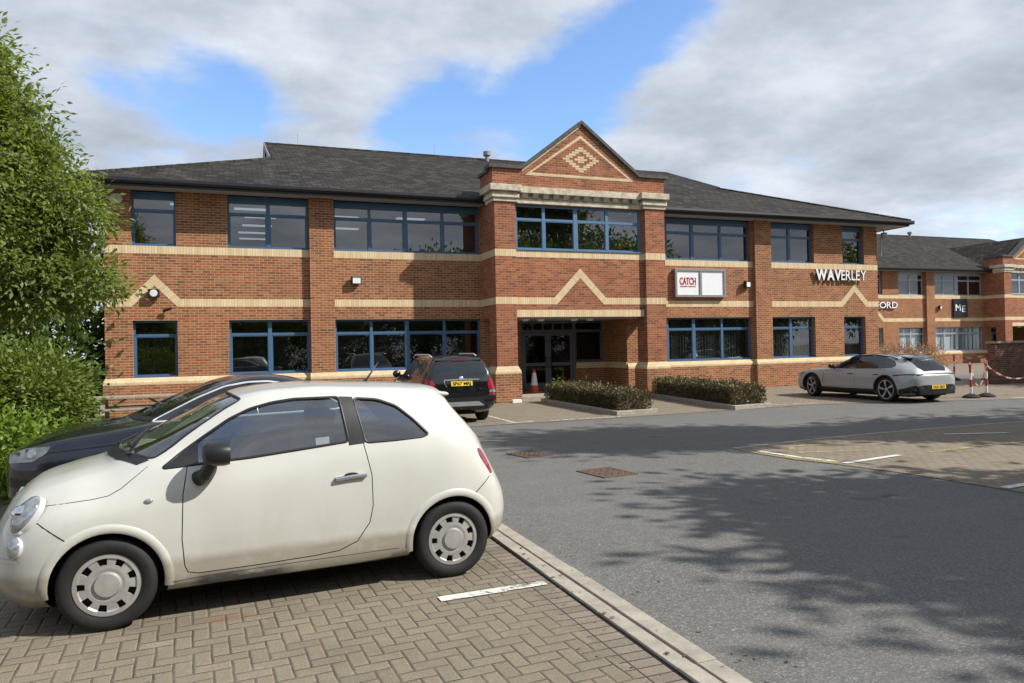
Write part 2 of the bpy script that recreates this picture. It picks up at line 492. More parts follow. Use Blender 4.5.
def leaf_mat(name, c0, c1, c2, trans=0.35, scale=1.2):
    mt, w, b = new_mat(name)
    w.n.remove(b)
    out = [n for n in w.n if n.type == 'OUTPUT_MATERIAL'][0]
    oc = w.new('ShaderNodeTexCoord').outputs['Object']
    n = w.noise(oc, scale, 4.0, 0.65)
    n2 = w.noise(oc, 14.0, 2.0, 0.6)
    f = w.math('ADD', w.math('MULTIPLY', n, 0.6), w.math('MULTIPLY', n2, 0.4))
    col = w.ramp(f, ((0.3, c0), (0.5, c1), (0.68, c2)))
    df = w.new('ShaderNodeBsdfPrincipled')
    w.l.new(col, df.inputs['Base Color'])
    df.inputs['Roughness'].default_value = 0.5
    df.inputs['Specular IOR Level'].default_value = 0.35
    tl = w.new('ShaderNodeBsdfTranslucent')
    w.l.new(w.mix(1.0, col, (1.25, 1.25, 0.45), 'MULTIPLY'), tl.inputs[0])
    mx = w.new('ShaderNodeMixShader'); mx.inputs[0].default_value = trans
    w.l.new(df.outputs[0], mx.inputs[1]); w.l.new(tl.outputs[0], mx.inputs[2])
    w.l.new(mx.outputs[0], out.inputs[0])


leaf_mat('leaf_ash', (0.112, 0.158, 0.040), (0.182, 0.240, 0.070), (0.29, 0.345, 0.135), 0.45)
leaf_mat('leaf_bush', (0.075, 0.115, 0.022), (0.14, 0.195, 0.040), (0.23, 0.285, 0.08))
leaf_mat('leaf_light', (0.09, 0.15, 0.02), (0.15, 0.23, 0.03), (0.20, 0.28, 0.05))
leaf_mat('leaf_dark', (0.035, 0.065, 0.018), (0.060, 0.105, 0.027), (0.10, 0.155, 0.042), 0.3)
leaf_mat('leaf_hedge', (0.068, 0.062, 0.026), (0.112, 0.096, 0.044), (0.165, 0.135, 0.066), 0.15, 4.0)
leaf_mat('leaf_russet', (0.20, 0.11, 0.08), (0.34, 0.20, 0.15), (0.45, 0.30, 0.22), 0.2, 4.0)


# ------------------------------------------------------------------ mesh helpers
def link(o, parent=None):
    COL.objects.link(o)
    if parent is not None:
        o.parent = parent
    return o


def tag(o, label=None, cat=None, group=None, kind=None):
    if label: o['label'] = label
    if cat: o['category'] = cat
    if group: o['group'] = group
    if kind: o['kind'] = kind
    return o


def empty(name, loc=(0, 0, 0), rz=0.0, label=None, cat=None, group=None):
    o = bpy.data.objects.new(name, None)
    o.empty_display_size = 0.2
    link(o)
    o.location = loc; o.rotation_euler = (0, 0, rz)
    return tag(o, label, cat, group)


class MB:
    def __init__(self):
        self.v = []; self.f = []; self.uv = {}; self.mi = {}

    def face(self, pts, uv=None, mi=0):
        b = len(self.v)
        self.v += [tuple(p) for p in pts]
        self.f.append(tuple(range(b, b + len(pts))))
        if uv: self.uv[len(self.f) - 1] = uv
        if mi: self.mi[len(self.f) - 1] = mi

    def box(self, x0, x1, y0, y1, z0, z1, mi=0):
        b = len(self.v)
        self.v += [(x0, y0, z0), (x1, y0, z0), (x1, y1, z0), (x0, y1, z0), (x0, y0, z1), (x1, y0, z1), (x1, y1, z1), (x0, y1, z1)]
        for q in ((0, 3, 2, 1), (4, 5, 6, 7), (0, 1, 5, 4), (1, 2, 6, 5), (2, 3, 7, 6), (3, 0, 4, 7)):
            if mi: self.mi[len(self.f)] = mi
            self.f.append(tuple(b + i for i in q))
        return self

    def obox(self, c, ax, ay, az, mi=0):
        c, ax, ay, az = map(Vector, (c, ax, ay, az))
        b = len(self.v)
        for sz in (-1, 1):
            for sx, sy in ((-1, -1), (1, -1), (1, 1), (-1, 1)):
                self.v.append(tuple(c + ax * sx + ay * sy + az * sz))
        for q in ((0, 3, 2, 1), (4, 5, 6, 7), (0, 1, 5, 4), (1, 2, 6, 5), (2, 3, 7, 6), (3, 0, 4, 7)):
            if mi: self.mi[len(self.f)] = mi
            self.f.append(tuple(b + i for i in q))
        return self

    def bar(self, p, q, w, h=None, up=(0, 0, 1)):
        p, q = Vector(p), Vector(q); h = h or w
        d = q - p; L = d.length; d.normalize()
        u = Vector(up)
        if abs(d.dot(u)) > 0.98: u = Vector((0, 1, 0))
        s = d.cross(u).normalized(); t = s.cross(d)
        return self.obox((p + q) / 2, d * L / 2, s * w / 2, t * h / 2)

    def prism(self, poly, a, b, axis='y', front_uv=None):
        """extrude a 2-D polygon: axis y -> (x,z) polygon, axis z -> (x,y), axis x -> (y,z)"""
        def P(p, d):
            return {'y': (p[0], d, p[1]), 'z': (p[0], p[1], d), 'x': (d, p[0], p[1])}[axis]
        n = len(poly)
        ar = sum(poly[i][0] * poly[(i + 1) % n][1] - poly[(i + 1) % n][0] * poly[i][1] for i in range(n))
        flip = (ar < 0) != (axis == 'z')      # so the 'a' cap looks towards -axis (y, x) / handled by recalc for others
        base = len(self.v)
        self.v += [P(p, a) for p in poly] + [P(p, b) for p in poly]
        if front_uv: self.uv[len(self.f)] = front_uv
        self.f.append(tuple(range(base, base + n)))
        if front_uv: self.uv[len(self.f)] = front_uv[::-1]
        self.f.append(tuple(range(base + 2 * n - 1, base + n - 1, -1)))
        for i in range(n):
            k = (i + 1) % n
            self.f.append((base + i, base + n + i, base + n + k, base + k))
        return self

    def tube(self, pts, rad, n=8, cap=True):
        pts = [Vector(p) for p in pts]
        if not isinstance(rad, (list, tuple)): rad = [rad] * len(pts)
        base = len(self.v)
        prev = None
        for i, p in enumerate(pts):
            d = (pts[min(i + 1, len(pts) - 1)] - pts[max(i - 1, 0)])
            d.normalize()
            if prev is None:
                u = Vector((0, 0, 1)) if abs(d.z) < 0.9 else Vector((1, 0, 0))
                s = d.cross(u).normalized()
            else:
                s = (prev - d * prev.dot(d)).normalized()
            prev = s
            t = d.cross(s)
            for k in range(n):
                a = 2 * math.pi * k / n
                self.v.append(tuple(p + (s * math.cos(a) + t * math.sin(a)) * rad[i]))
        for i in range(len(pts) - 1):
            for k in range(n):
                a = base + i * n + k; b = base + i * n + (k + 1) % n
                self.f.append((a, b, b + n, a + n))
        if cap:
            self.f.append(tuple(base + k for k in range(n - 1, -1, -1)))
            e = base + (len(pts) - 1) * n
            self.f.append(tuple(e + k for k in range(n)))
        return self

    def lathe(self, prof, n=32, c=(0, 0, 0), axis='z', closed=False):
        base = len(self.v); m_ = len(prof)
        for r, h in prof:
            for k in range(n):
                a = 2 * math.pi * k / n
                x, y = r * math.cos(a), r * math.sin(a)
                q = {'z': (x, y, h), 'y': (x, h, y), 'x': (h, x, y)}[axis]
                self.v.append((c[0] + q[0], c[1] + q[1], c[2] + q[2]))
        for i in range(m_ - 1 + (1 if closed else 0)):
            i2 = (i + 1) % m_
            for k in range(n):
                k2 = (k + 1) % n
                self.f.append((base + i * n + k, base + i * n + k2, base + i2 * n + k2, base + i2 * n + k))
        return self

    def build(self, name, mats, parent=None, smooth=False, fix=True, bevel=0.0, autos=None, merge=False):
        me = bpy.data.meshes.new(name)
        me.from_pydata(self.v, [], self.f)
        if isinstance(mats, str): mats = [mats]
        for q in mats: me.materials.append(MATS[q])
        for i, k in self.mi.items(): me.polygons[i].material_index = k
        ul = me.uv_layers.new(name='UVMap')
        for p in me.polygons:
            cu = self.uv.get(p.index)
            nx, ny, nz = (abs(a) for a in p.normal)
            for j, li in enumerate(p.loop_indices):
                if cu:
                    ul.data[li].uv = cu[j]; continue
                x, y, z = me.vertices[me.loops[li].vertex_index].co
                if nz > 0.985: q = (x, y)
                elif nz > 0.6: q = (x, y / max(nz, .5)) if ny >= nx else (y, x / max(nz, .5))
                elif ny >= nx: q = (x, z)
                else: q = (y, z)
                ul.data[li].uv = q
        if fix or bevel or merge:
            bm = bmesh.new(); bm.from_mesh(me)
            if merge: bmesh.ops.remove_doubles(bm, verts=bm.verts, dist=1e-4)
            if fix: bmesh.ops.recalc_face_normals(bm, faces=bm.faces)
            if bevel:
                es = [e for e in bm.edges if len(e.link_faces) == 2 and e.calc_face_angle(0) > 0.5]
                bmesh.ops.bevel(bm, geom=es, offset=bevel, segments=2, affect='EDGES', profile=0.5)
            bm.to_mesh(me); bm.free()
        o = bpy.data.objects.new(name, me)
        if smooth:
            me.polygons.foreach_set('use_smooth', [True] * len(me.polygons))
            if autos: me.set_sharp_from_angle(angle=R(autos))
        link(o, parent)
        return o


def copy_tree(o, parent=None):
    c = o.copy()
    COL.objects.link(c)
    if parent is not None: c.parent = parent
    for ch in list(o.children): copy_tree(ch, c)
    return c


def text_mesh(body, size, extrude, mat, name, parent=None, xs=1.0, offset=0.0, spacing=1.0):
    """one text as a mesh in the (x,z) plane facing -y; returns object, width"""
    cu = bpy.data.curves.new('txt', 'FONT')
    cu.body = body; cu.size = size; cu.extrude = extrude; cu.offset = offset; cu.space_character = spacing
    cu.resolution_u = 3
    t = bpy.data.objects.new('txt', cu)
    COL.objects.link(t)
    dg = bpy.context.evaluated_depsgraph_get(); dg.update()
    me = bpy.data.meshes.new_from_object(t.evaluated_get(dg))
    bpy.data.objects.remove(t)
    xs_ = [v.co.x for v in me.vertices]
    x0 = min(xs_)
    for v in me.vertices:
        x, y, z = v.co
        v.co = ((x - x0) * xs, -z, y)
    me.materials.clear(); me.materials.append(MATS[mat])
    bm = bmesh.new(); bm.from_mesh(me); bmesh.ops.recalc_face_normals(bm, faces=bm.faces); bm.to_mesh(me); bm.free()
    o = bpy.data.objects.new(name, me); me.name = name
    link(o, parent)
    return o, (max(xs_) - x0) * xs


# ------------------------------------------------------------------ ground
def sheet(name, poly, z, mat, kind='structure', rot=0.0, parent=None):
    """flat polygon with metric uv (rotated by rot)"""
    mb = MB()
    c, s = math.cos(rot), math.sin(rot)
    mb.face([(x, y, z) for x, y in poly], uv=[(c * x + s * y, -s * x + c * y) for x, y in poly])
    o = mb.build(name, mat, parent, fix=False)
    if o.data.polygons[0].normal.z < 0: o.data.flip_normals()
    if kind: o['kind'] = kind
    return o


def strip_poly(path, w):
    """closed polygon of a constant-width stripe along a path"""
    L, Rr = [], []
    for i, p in enumerate(path):
        a = Vector(path[max(i - 1, 0)]); b = Vector(path[min(i + 1, len(path) - 1)])
        d = (b - a).normalized(); n = Vector((-d.y, d.x)) * w / 2
        L.append((p[0] + n.x, p[1] + n.y)); Rr.append((p[0] - n.x, p[1] - n.y))
    return L + Rr[::-1]


sheet('ground', [(-260, -200), (320, -200), (320, 300), (-260, 300)], -0.004, 'asphalt')
# block paving of the near parking bays (left of the drain channel)
KX0, KX1 = 2.17, 2.44
sheet('parking_bays', [(-14, -3), (1.95, -3), (1.95, 14.2), (-14, 14.2)], 0.004, 'pavers_near', rot=R(3.0))
sheet('bay_border', [(1.95, -3), (KX0, -3), (KX0, 14.2), (1.95, 14.2)], 0.004, 'pavers_border')
# block paving in front of the building
front_edge = [(-14, 15.45), (5.6, 15.62), (9.0, 15.62), (12.3, 15.80), (14.6, 15.95), (17.2, 15.30), (19.8, 14.45), (24.0, 13.6), (60, 9.5)]
sheet('forecourt', front_edge + [(60, 36), (-14, 36)], 0.004, 'pavers_far', rot=R(1.0))
sheet('side_road', [(25.4, 21.9), (70, 22.6), (70, 25.0), (25.4, 24.4)], 0.009, 'asphalt')
# right hand paved bays with their worn corner
rb = [(7.66, 10.05), (7.62, 9.5), (7.70, 8.75), (7.92, 8.15), (8.12, 7.3), (8.2, 6.6), (8.24, 5.7), (8.34, 4.6), (8.5, 2.0), (9.0, -8.0),
      (40, -8.0), (40, 9.9), (15.3, 10.45), (12.8, 10.47), (10.7, 10.40), (9.2, 10.27)]
sheet('opposite_bays', rb, 0.004, 'pavers_far', rot=R(2.0))
sheet('opposite_edging', strip_poly([(7.66, 10.08), (9.2, 10.30), (10.7, 10.44), (12.8, 10.5), (15.3, 10.48), (30, 10.2)], 0.10), 0.009, 'kerb_concrete')


def marking(path, w, mat='line_white', z=0.013, kind='structure'):
    return sheet('road_marking', strip_poly(path, w), z, mat, kind)


def worn_mat(name, col, lo, hi, scale):
    mt, w, b = new_mat(name)
    oc = w.new('ShaderNodeTexCoord').outputs['Object']
    n = w.noise(oc, scale, 5.0, 0.75)
    w.put(b.inputs['Base Color'], (*col, 1))
    b.inputs['Roughness'].default_value = 0.8
    w.l.new(w.rng(n, lo, hi, 0.0, 1.0), b.inputs['Alpha'])


worn_mat('line_worn', (0.66, 0.65, 0.60), 0.40, 0.56, 9.0)
worn_mat('line_solid', (0.60, 0.595, 0.56), 0.30, 0.46, 16.0)
worn_mat('yellow_worn', (0.48, 0.39, 0.11), 0.42, 0.64, 7.0)
marking([(1.31, 4.985), (1.80, 5.0)], 0.10, 'line_solid')
marking([(1.80, 5.005), (2.12, 5.015)], 0.09, 'line_worn')
marking([(-9, 7.45), (1.9, 7.62)], 0.10, 'line_solid')
for a, b in (((5.75, 15.72), (6.5, 15.86)), ((6.85, 15.74), (7.5, 15.76)), ((7.6, 15.76), (8.7, 15.74))):
    marking([a, b], 0.09, 'line_worn')
marking([(6.0, 15.8), (6.0, 20.2)], 0.09, 'line_worn')
marking([(13.7, 16.5), (15.2, 16.2)], 0.10, 'line_worn')
marking([(20.6, 14.55), (23.5, 14.2)], 0.11, 'line_worn')
marking([(8.05, 8.12), (9.3, 8.32)], 0.10, 'line_solid')
marking([(8.28, 5.98), (11.5, 6.25)], 0.11, 'line_solid')
marking([(12.0, 9.75), (13.1, 9.35)], 0.10, 'line_solid')
marking([(13.5, 9.15), (14.6, 8.95)], 0.10, 'line_solid')
marking([(8.35, 9.5), (8.6, 9.82), (9.2, 9.72), (9.9, 9.35)], 0.10, 'yellow_worn')
marking([(8.2, 9.2), (8.9, 9.0), (9.3, 8.9)], 0.10, 'yellow_worn')
marking([(9.9, 8.3), (11.4, 8.45), (13.2, 8.4)], 0.09, 'yellow_worn')
marking([(7.70, 9.55), (7.80, 8.8), (7.98, 8.2)], 0.16, 'yellow_worn', 0.011)
marking([(7.78, 9.6), (7.88, 8.85), (8.05, 8.25)], 0.10, 'line_worn', 0.015)

# drain channel of two rows of flush kerb stones with an open slot between them
rngk = random.Random(3)
for x0, x1 in ((KX0 + .014, 2.294), (2.316, KX1)):
    mb = MB(); y = -3.0
    while y < 14.0:
        L = 0.914
        dz = rngk.uniform(-0.003, 0.003)
        mb.box(x0 + rngk.uniform(-.002, .002), x1 + rngk.uniform(-.002, .002), y, y + L - 0.006, -0.05, 0.028 + dz)
        y += L
    o = mb.build('kerb', 'kerb_concrete', bevel=0.005); o['kind'] = 'structure'
sheet('channel_slot', [(2.29, -3), (2.32, -3), (2.32, 14), (2.29, 14)], 0.006, 'dark_void')
sheet('channel_slot', [(KX0 - .002, -3), (KX0 + .018, -3), (KX0 + .018, 14), (KX0 - .002, 14)], 0.009, 'dark_void')


def drain_cover(c, w, l, ang, label):
    e = empty('drain_cover', (c[0], c[1], 0), ang, label, 'drain cover', 'iron covers set in the car park road')
    mb = MB()
    t = 0.035
    mb.box(-w / 2, w / 2, -l / 2, -l / 2 + t, -0.02, 0.010); mb.box(-w / 2, w / 2, l / 2 - t, l / 2, -0.02, 0.010)
    mb.box(-w / 2, -w / 2 + t, -l / 2 + t, l / 2 - t, -0.02, 0.010); mb.box(w / 2 - t, w / 2, -l / 2 + t, l / 2 - t, -0.02, 0.010)
    mb.build('frame', 'steel_rust', e)
    mb = MB()
    mb.box(-w / 2 + t + .004, w / 2 - t - .004, -l / 2 + t + .004, l / 2 - t - .004, -0.02, 0.006)
    n = 9
    for i in range(n):
        for j in range(n):
            x = -w / 2 + t + (i + .5) * (w - 2 * t) / n; y = -l / 2 + t + (j + .5) * (l - 2 * t) / n
            dx, dy = ((.020, .006) if (i + j) % 2 else (.006, .020))
            mb.box(x - dx, x + dx, y - dy, y + dy, 0.006, 0.011)
    mb.build('plate', 'steel_rust', e)


drain_cover((4.46, 11.10), 0.50, 0.64, R(13), 'rusty square iron cover in the asphalt, the one nearer the building')
drain_cover((4.76, 9.02), 0.56, 0.66, R(8), 'rusty square iron cover in the asphalt, the larger one nearer the white car')


# ------------------------------------------------------------------ office building
def wall_sheet(mb, x0, x1, z0, z1, y, holes, depth, P=lambda x, y, z: (x, y, z), mi=0):
    xs = sorted({x0, x1} | {min(max(h[k], x0), x1) for h in holes for k in (0, 1)})
    zs = sorted({z0, z1} | {min(max(h[k], z0), z1) for h in holes for k in (2, 3)})
    def solid(i, j):
        if i < 0 or j < 0 or i >= len(xs) - 1 or j >= len(zs) - 1: return False
        cx, cz = (xs[i] + xs[i + 1]) / 2, (zs[j] + zs[j + 1]) / 2
        return not any(h[0] < cx < h[1] and h[2] < cz < h[3] for h in holes)
    y2 = y + depth
    for i in range(len(xs) - 1):
        for j in range(len(zs) - 1):
            if not solid(i, j): continue
            a, b, c, d = xs[i], xs[i + 1], zs[j], zs[j + 1]
            mb.face([P(a, y, c), P(b, y, c), P(b, y, d), P(a, y, d)], mi=mi)
            mb.face([P(b, y2, c), P(a, y2, c), P(a, y2, d), P(b, y2, d)], mi=mi)
            if not solid(i - 1, j): mb.face([P(a, y2, c), P(a, y, c), P(a, y, d), P(a, y2, d)], mi=mi)
            if not solid(i + 1, j): mb.face([P(b, y, c), P(b, y2, c), P(b, y2, d), P(b, y, d)], mi=mi)
            if not solid(i, j - 1): mb.face([P(a, y2, c), P(b, y2, c), P(b, y, c), P(a, y, c)], mi=mi)
            if not solid(i, j + 1): mb.face([P(a, y, d), P(b, y, d), P(b, y2, d), P(a, y2, d)], mi=mi)


def window(parent, x0, x1, z0, z1, y, mulls=(), trans=None, mat='frame_blue', head=0.0, thick=0.058, glass='window_glass', blind=None, sashes=True):
    """recessed metal window: frame (bars) with its pane as a sub-part"""
    mb = MB()
    d0, d1 = y + 0.155, y + 0.215
    mb.box(x0, x1, d0, d1, z0, z0 + thick)                       # sill bar
    mb.box(x0, x1, d0, d1, z1 - thick - head, z1)                # head
    mb.box(x0, x0 + thick, d0, d1, z0 + thick, z1 - thick - head)
    mb.box(x1 - thick, x1, d0, d1, z0 + thick, z1 - thick - head)
    xs = [x0 + thick] + [q for mx, w in mulls for q in (mx - w / 2, mx + w / 2)] + [x1 - thick]
    for mx, w in mulls:
        mb.box(mx - w / 2, mx + w / 2, d0 - 0.004, d1 + 0.004, z0 + thick, z1 - thick - head)
    if trans:
        for k in range(0, len(xs), 2):
            mb.box(xs[k], xs[k + 1], d0 + 0.004, d1 - 0.004, trans - 0.038, trans + 0.038)
    if sashes:
        for k in range(0, len(xs), 2):
            a, b = xs[k], xs[k + 1]
            lo, hi = z0 + thick, (trans - 0.038) if trans else z1 - thick - head
            s = 0.026
            mb.box(a, b, d0 + .014, d1 - .014, lo, lo + s); mb.box(a, b, d0 + .014, d1 - .014, hi - s, hi)
            mb.box(a, a + s, d0 + .014, d1 - .014, lo + s, hi - s); mb.box(b - s, b, d0 + .014, d1 - .014, lo + s, hi - s)
    # projecting metal sill
    mb.box(x0, x1, y + 0.02, d0 - 0.001, z0, z0 + 0.03)
    f = mb.build('window', mat, parent)
    pb = MB()
    pb.face([(x0 + .02, y + .187, z0 + .02), (x1 - .02, y + .187, z0 + .02), (x1 - .02, y + .187, z1 - .02), (x0 + .02, y + .187, z1 - .02)])
    p = pb.build('pane', glass, f, fix=False)
    if blind:
        bb = MB(); x = x0 + .08; r = random.Random(int(x0 * 100)); y3 = y + .27
        while x < x1 - .1:
            w = .115; t = r.uniform(-.03, .03)
            if r.random() < .985 or blind == 'blind_white':
                bb.face([(x, y3 + t, z0 + .06), (x + w, y3 - t + .02, z0 + .06), (x + w, y3 - t + .02, z1 - .08), (x, y3 + t, z1 - .08)])
            x += w + r.choice((.002, .003, .006) if blind == 'blind_white' else (.004, .006, .012))
        bb.build('blind', blind, f, fix=False)
    return f


def chevron(parent, cx, za, half, y, mat='soldier_tan'):
    """raised soldier-course chevron standing on the lower course (z 3.08 .. 3.30)"""
    zt, zb = 3.30, 3.08
    h = za - zt; L = math.hypot(h, half)
    th = 0.215
    drop = th * L / half                     # vertical thickness
    inner_half = half * (za - drop - zb) / h
    for s in (-1, 1):
        poly = [(cx, za), (cx + s * half, zt), (cx + s * inner_half, zb), (cx, za - drop)]
        d = Vector((s * half, -(za - zt))) / L; n = Vector((-d.y, d.x))
        uv = [((Vector(p) - Vector((cx, za))).dot(d), 0.3 + (Vector(p) - Vector((cx, za))).dot(n)) for p in poly]
        MB().prism(poly, y - 0.006, y + 0.02, 'y', front_uv=uv).build('chevron', mat, parent)
    return half, inner_half


def course(parent, x0, x1, z0, z1, y, proud=0.006, mat='soldier_tan', s0=0, s1=0, name='string_course'):
    """flat soldier course; s0/s1 shift the lower corner so that it mitres into a chevron"""
    poly = [(x0, z1), (x1, z1), (x1 + s1, z0), (x0 + s0, z0)]
    return MB().prism(poly, y - proud, y + 0.02, 'y').build(name, mat, parent)


def build_office(loc, label, frame='frame_blue', main=True):
    B = empty('office_building', loc, 0, label, 'office building')
    V = 23.1                                  # front face of the wings
    VP = 22.95                                # pilasters
    VB = 21.60                                # front of the entrance bay piers
    VM = 21.73                                # brickwork between the bay piers
    UL, UR = -3.30, 24.88
    low = (1.08, 2.69); upz = (4.80, 6.36)
    wl = [(-2.61, -1.46), (-0.08, 2.21), (2.96, 7.66)]
    wr = [(13.80, 18.56), (19.42, 21.59), (23.05, 24.18)]
    # ---- brick shell
    mb = MB()
    holes = [(a, b, *low) for a, b in wl] + [(a, b, *upz) for a, b in wl]
    wall_sheet(mb, UL, 8.36, 1.02, 6.36, V, holes, 0.24)
    mb.build('wall', 'brick_red', B, merge=True)
    mb = MB()
    holes = [(a, b, *low) for a, b in wr] + [(a, b, *upz) for a, b in wr]
    wall_sheet(mb, 13.10, UR, 1.02, 6.36, V, holes, 0.24)
    mb.build('wall', 'brick_red', B, merge=True)
    mb = MB()
    mb.box(UL, UL + .24, V + .24, 41.1, 0, 6.36); mb.box(UR - .24, UR, V + .24, 41.1, 0, 6.36)
    mb.box(UL + .24, UR - .24, 40.86, 41.1, 0, 6.36)
    mb.build('wall', 'brick_red', B)
    # plinth brickwork and splayed tan course
    for a, b in ((UL, 8.36), (13.10, UR)):
        MB().box(a - (.06 if a < 0 else 0), b + (.06 if b > 20 else 0), V - .06, V + .24, 0, .88).build('plinth', 'brick_red', B)
        a2, b2 = a - (.06 if a < 0 else 0), b + (.06 if b > 20 else 0)
        pb = MB()
        pb.face([(a2, V - .066, .88), (b2, V - .066, .88), (b2, V - .066, .955), (a2, V - .066, .955)])
        a3, b3 = a - (.006 if a < 0 else 0), b + (.006 if b > 20 else 0)
        pb.face([(a2, V - .066, .955), (b2, V - .066, .955), (b3, V - .008, 1.08), (a3, V - .008, 1.08)], uv=[(a2, .90), (b2, .90), (b2, 1.05), (a2, 1.05)])
        pb.face([(a3, V - .008, 1.08), (b3, V - .008, 1.08), (b3, V + .1, 1.079), (a3, V + .1, 1.079)])
        if a < 0: pb.face([(a2, V - .066, .88), (a2, V - .066, .955), (a3, V - .008, 1.08), (a3, V + .24, 1.08), (a2, V + .24, .88)])
        pb.build('splayed_course', 'tan_brick', B, fix=False)
    # pilasters of the wings
    for a, b in ((2.22, 2.94), (18.62, 19.38)):
        mb = MB(); mb.box(a, b, VP, V - .001, 1.0, 6.36)
        p = mb.build('pilaster', 'brick_red', B)
        MB().box(a - .05, b + .05, VP - .06, V - .061, 0, .88).build('pilaster_base', 'brick_red', p)
        pb = MB()
        pb.prism([(VP - .066, .88), (VP - .066, .955), (VP - .006, 1.08), (V - .01, 1.08), (V - .01, .88)], a - .04, b + .04, 'x')
        pb.build('splayed_course', 'tan_brick', p)
    # ---- string courses
    for a, b in ((UL, 2.22), (2.94, 7.67), (13.79, 18.62), (19.38, UR)):
        course(B, a, b, 4.58, 4.797, V)
    course(B, 2.94, 7.67, 3.08, 3.30, V); course(B, 13.79, 18.62, 3.08, 3.30, V)
    h, ih = chevron(B, -2.04, 3.985, 0.67, V)
    course(B, UL, -2.04 - h, 3.08, 3.30, V, s1=h - ih); course(B, -2.04 + h, 2.22, 3.08, 3.30, V, s0=-(h - ih))
    h, ih = chevron(B, 23.62, 3.985, 0.70, V)
    course(B, 19.38, 23.62 - h, 3.08, 3.30, V, s1=h - ih); course(B, 23.62 + h, UR, 3.08, 3.30, V, s0=-(h - ih))
    # ---- windows of the wings
    fb = frame
    bl = None if main else 'blind_white'
    br = 'blind_dark' if main else 'blind_white'
    for k, (ws, bk) in enumerate(((wl, bl), (wr, br))):
        for (a, b) in ws:
            w = b - a
            if w < 1.5: mu = []
            elif w < 3: mu = [((a + b) / 2 - .01, .11)]
            elif k == 0: mu = [(4.08, .085), (5.22, .125), (6.45, .085)]
            else: mu = [(14.88, .085), (16.01, .125), (17.26, .085)]
            window(B, a, b, *low, V, mu, 2.27, fb, blind=bk, glass='window_glass' if main else 'window_glass_clear')
            window(B, a, b, *upz, V, mu, 5.83, fb, head=0.16)
    # ---- entrance bay
    P1, P2 = (7.67, 8.36), (13.04, 13.79)
    for (a, b) in (P1, P2):
        p = MB().box(a, b, VB, 22.25, 1.1, 6.30).build('bay_pier', 'brick_gable', B)
        MB().box(a - .09, b + .09, VB - .08, 22.33, 0, .915).build('pier_base', 'brick_red', p)
        pb = MB()
        o, i = .086, .004
        lo = [(a - o, VB - .076), (b + o, VB - .076), (b + o, 22.32), (a - o, 22.32)]
        hi = [(a - i, VB - i), (b + i, VB - i), (b + i, 22.254), (a - i, 22.254)]
        for q in range(4):
            r = (q + 1) % 4
            pb.face([(*lo[q], .915), (*lo[r], .915), (*lo[r], .965), (*lo[q], .965)])
            pb.face([(*lo[q], .965), (*lo[r], .965), (*hi[r], 1.14), (*hi[q], 1.14)])
        pb.build('splayed_course', 'tan_brick', p)
        for z0, z1 in ((3.08, 3.30), (4.58, 4.80)):
            MB().box(a - .005, b + .005, VB - .006, 22.25, z0, z1).build('string_course', 'soldier_tan', p)
    # brickwork between the piers, with the large window
    mb = MB()
    wall_sheet(mb, 8.361, 13.039, 2.67, 6.30, VM, [(8.42, 12.98, 4.80, 6.26)], 0.22)
    mb.build('bay_wall', 'brick_gable', B, merge=True)
    window(B, 8.42, 12.98, 4.80, 6.26, VM - .06, [(9.42, .10), (10.55, .14), (11.70, .10)], 5.80, fb if not main else 'frame_sky', thick=.07)
    course(B, 8.36, 13.04, 4.58, 4.797, VM)
    course(B, 8.33, 13.00, 2.675, 2.90, VM, 0.012, name='lintel')
    h, ih = chevron(B, 10.64, 4.25, 0.93, VM)
    course(B, 8.36, 10.64 - h, 3.08, 3.30, VM, s1=h - ih); course(B, 10.64 + h, 13.04, 3.08, 3.30, VM, s0=-(h - ih))
    # returns of the bay, above the side openings of the porch
    for a, b, s in ((7.672, 7.95, -1), (13.50, 13.788, 1)):
        p = MB().box(a, b, 22.25, V - .002, 2.64, 6.36).build('bay_return', 'brick_gable', B)
        for z0, z1 in ((3.08, 3.30), (4.58, 4.80)):
            MB().box(a - .005, b + .005, 22.251, V - .008, z0, z1).build('string_course', 'soldier_tan', p)
    # porch: ceiling, step, walls, doors
    MB().box(7.95, 13.50, 21.96, 24.8, 2.66, 2.80).build('porch_ceiling', 'soffit_paint', B)
    MB().box(8.0, 13.5, 21.9, 24.86, 0.0, 0.13).build('porch_step', 'kerb_concrete', B)
    VD = 24.8
    mb = MB()
    wall_sheet(mb, 8.36, 13.10, 0.0, 2.66, VD, [(9.70, 11.88, 0.13, 2.66), (11.88, 13.06, 1.12, 2.66)], 0.2)
    mb.box(8.10, 8.359, V + .242, VD + .2, 0, 2.66); mb.box(13.101, 13.36, V + .242, VD + .2, 0, 2.66)
    mb.build('porch_wall', 'brick_red', B)
    MB().box(11.9, 13.09, VD - .03, VD + .001, .90, 1.11).build('splayed_course', 'tan_brick', B)
    MB().box(13.062, 13.10, V + .0, VD - .03, .90, 1.11).build('splayed_course', 'tan_brick', B)
    window(B, 11.90, 13.05, 1.13, 2.64, VD - .06, [], 2.30, 'frame_grey', glass='door_glass')
    dr = MB()
    y0, y1 = VD + .02, VD + .10
    dr.box(9.71, 9.79, y0, y1, .13, 2.65); dr.box(11.80, 11.88, y0, y1, .13, 2.65); dr.box(9.79, 11.80, y0, y1, 2.57, 2.65)
    dr.box(9.79, 11.80, y0, y1, 2.25, 2.34)
    for q in range(1, 5):
        x = 9.79 + q * 2.01 / 5; dr.box(x - .025, x + .025, y0 + .003, y1 - .003, 2.34, 2.57)
    door = dr.build('entrance_door', 'frame_grey', B)
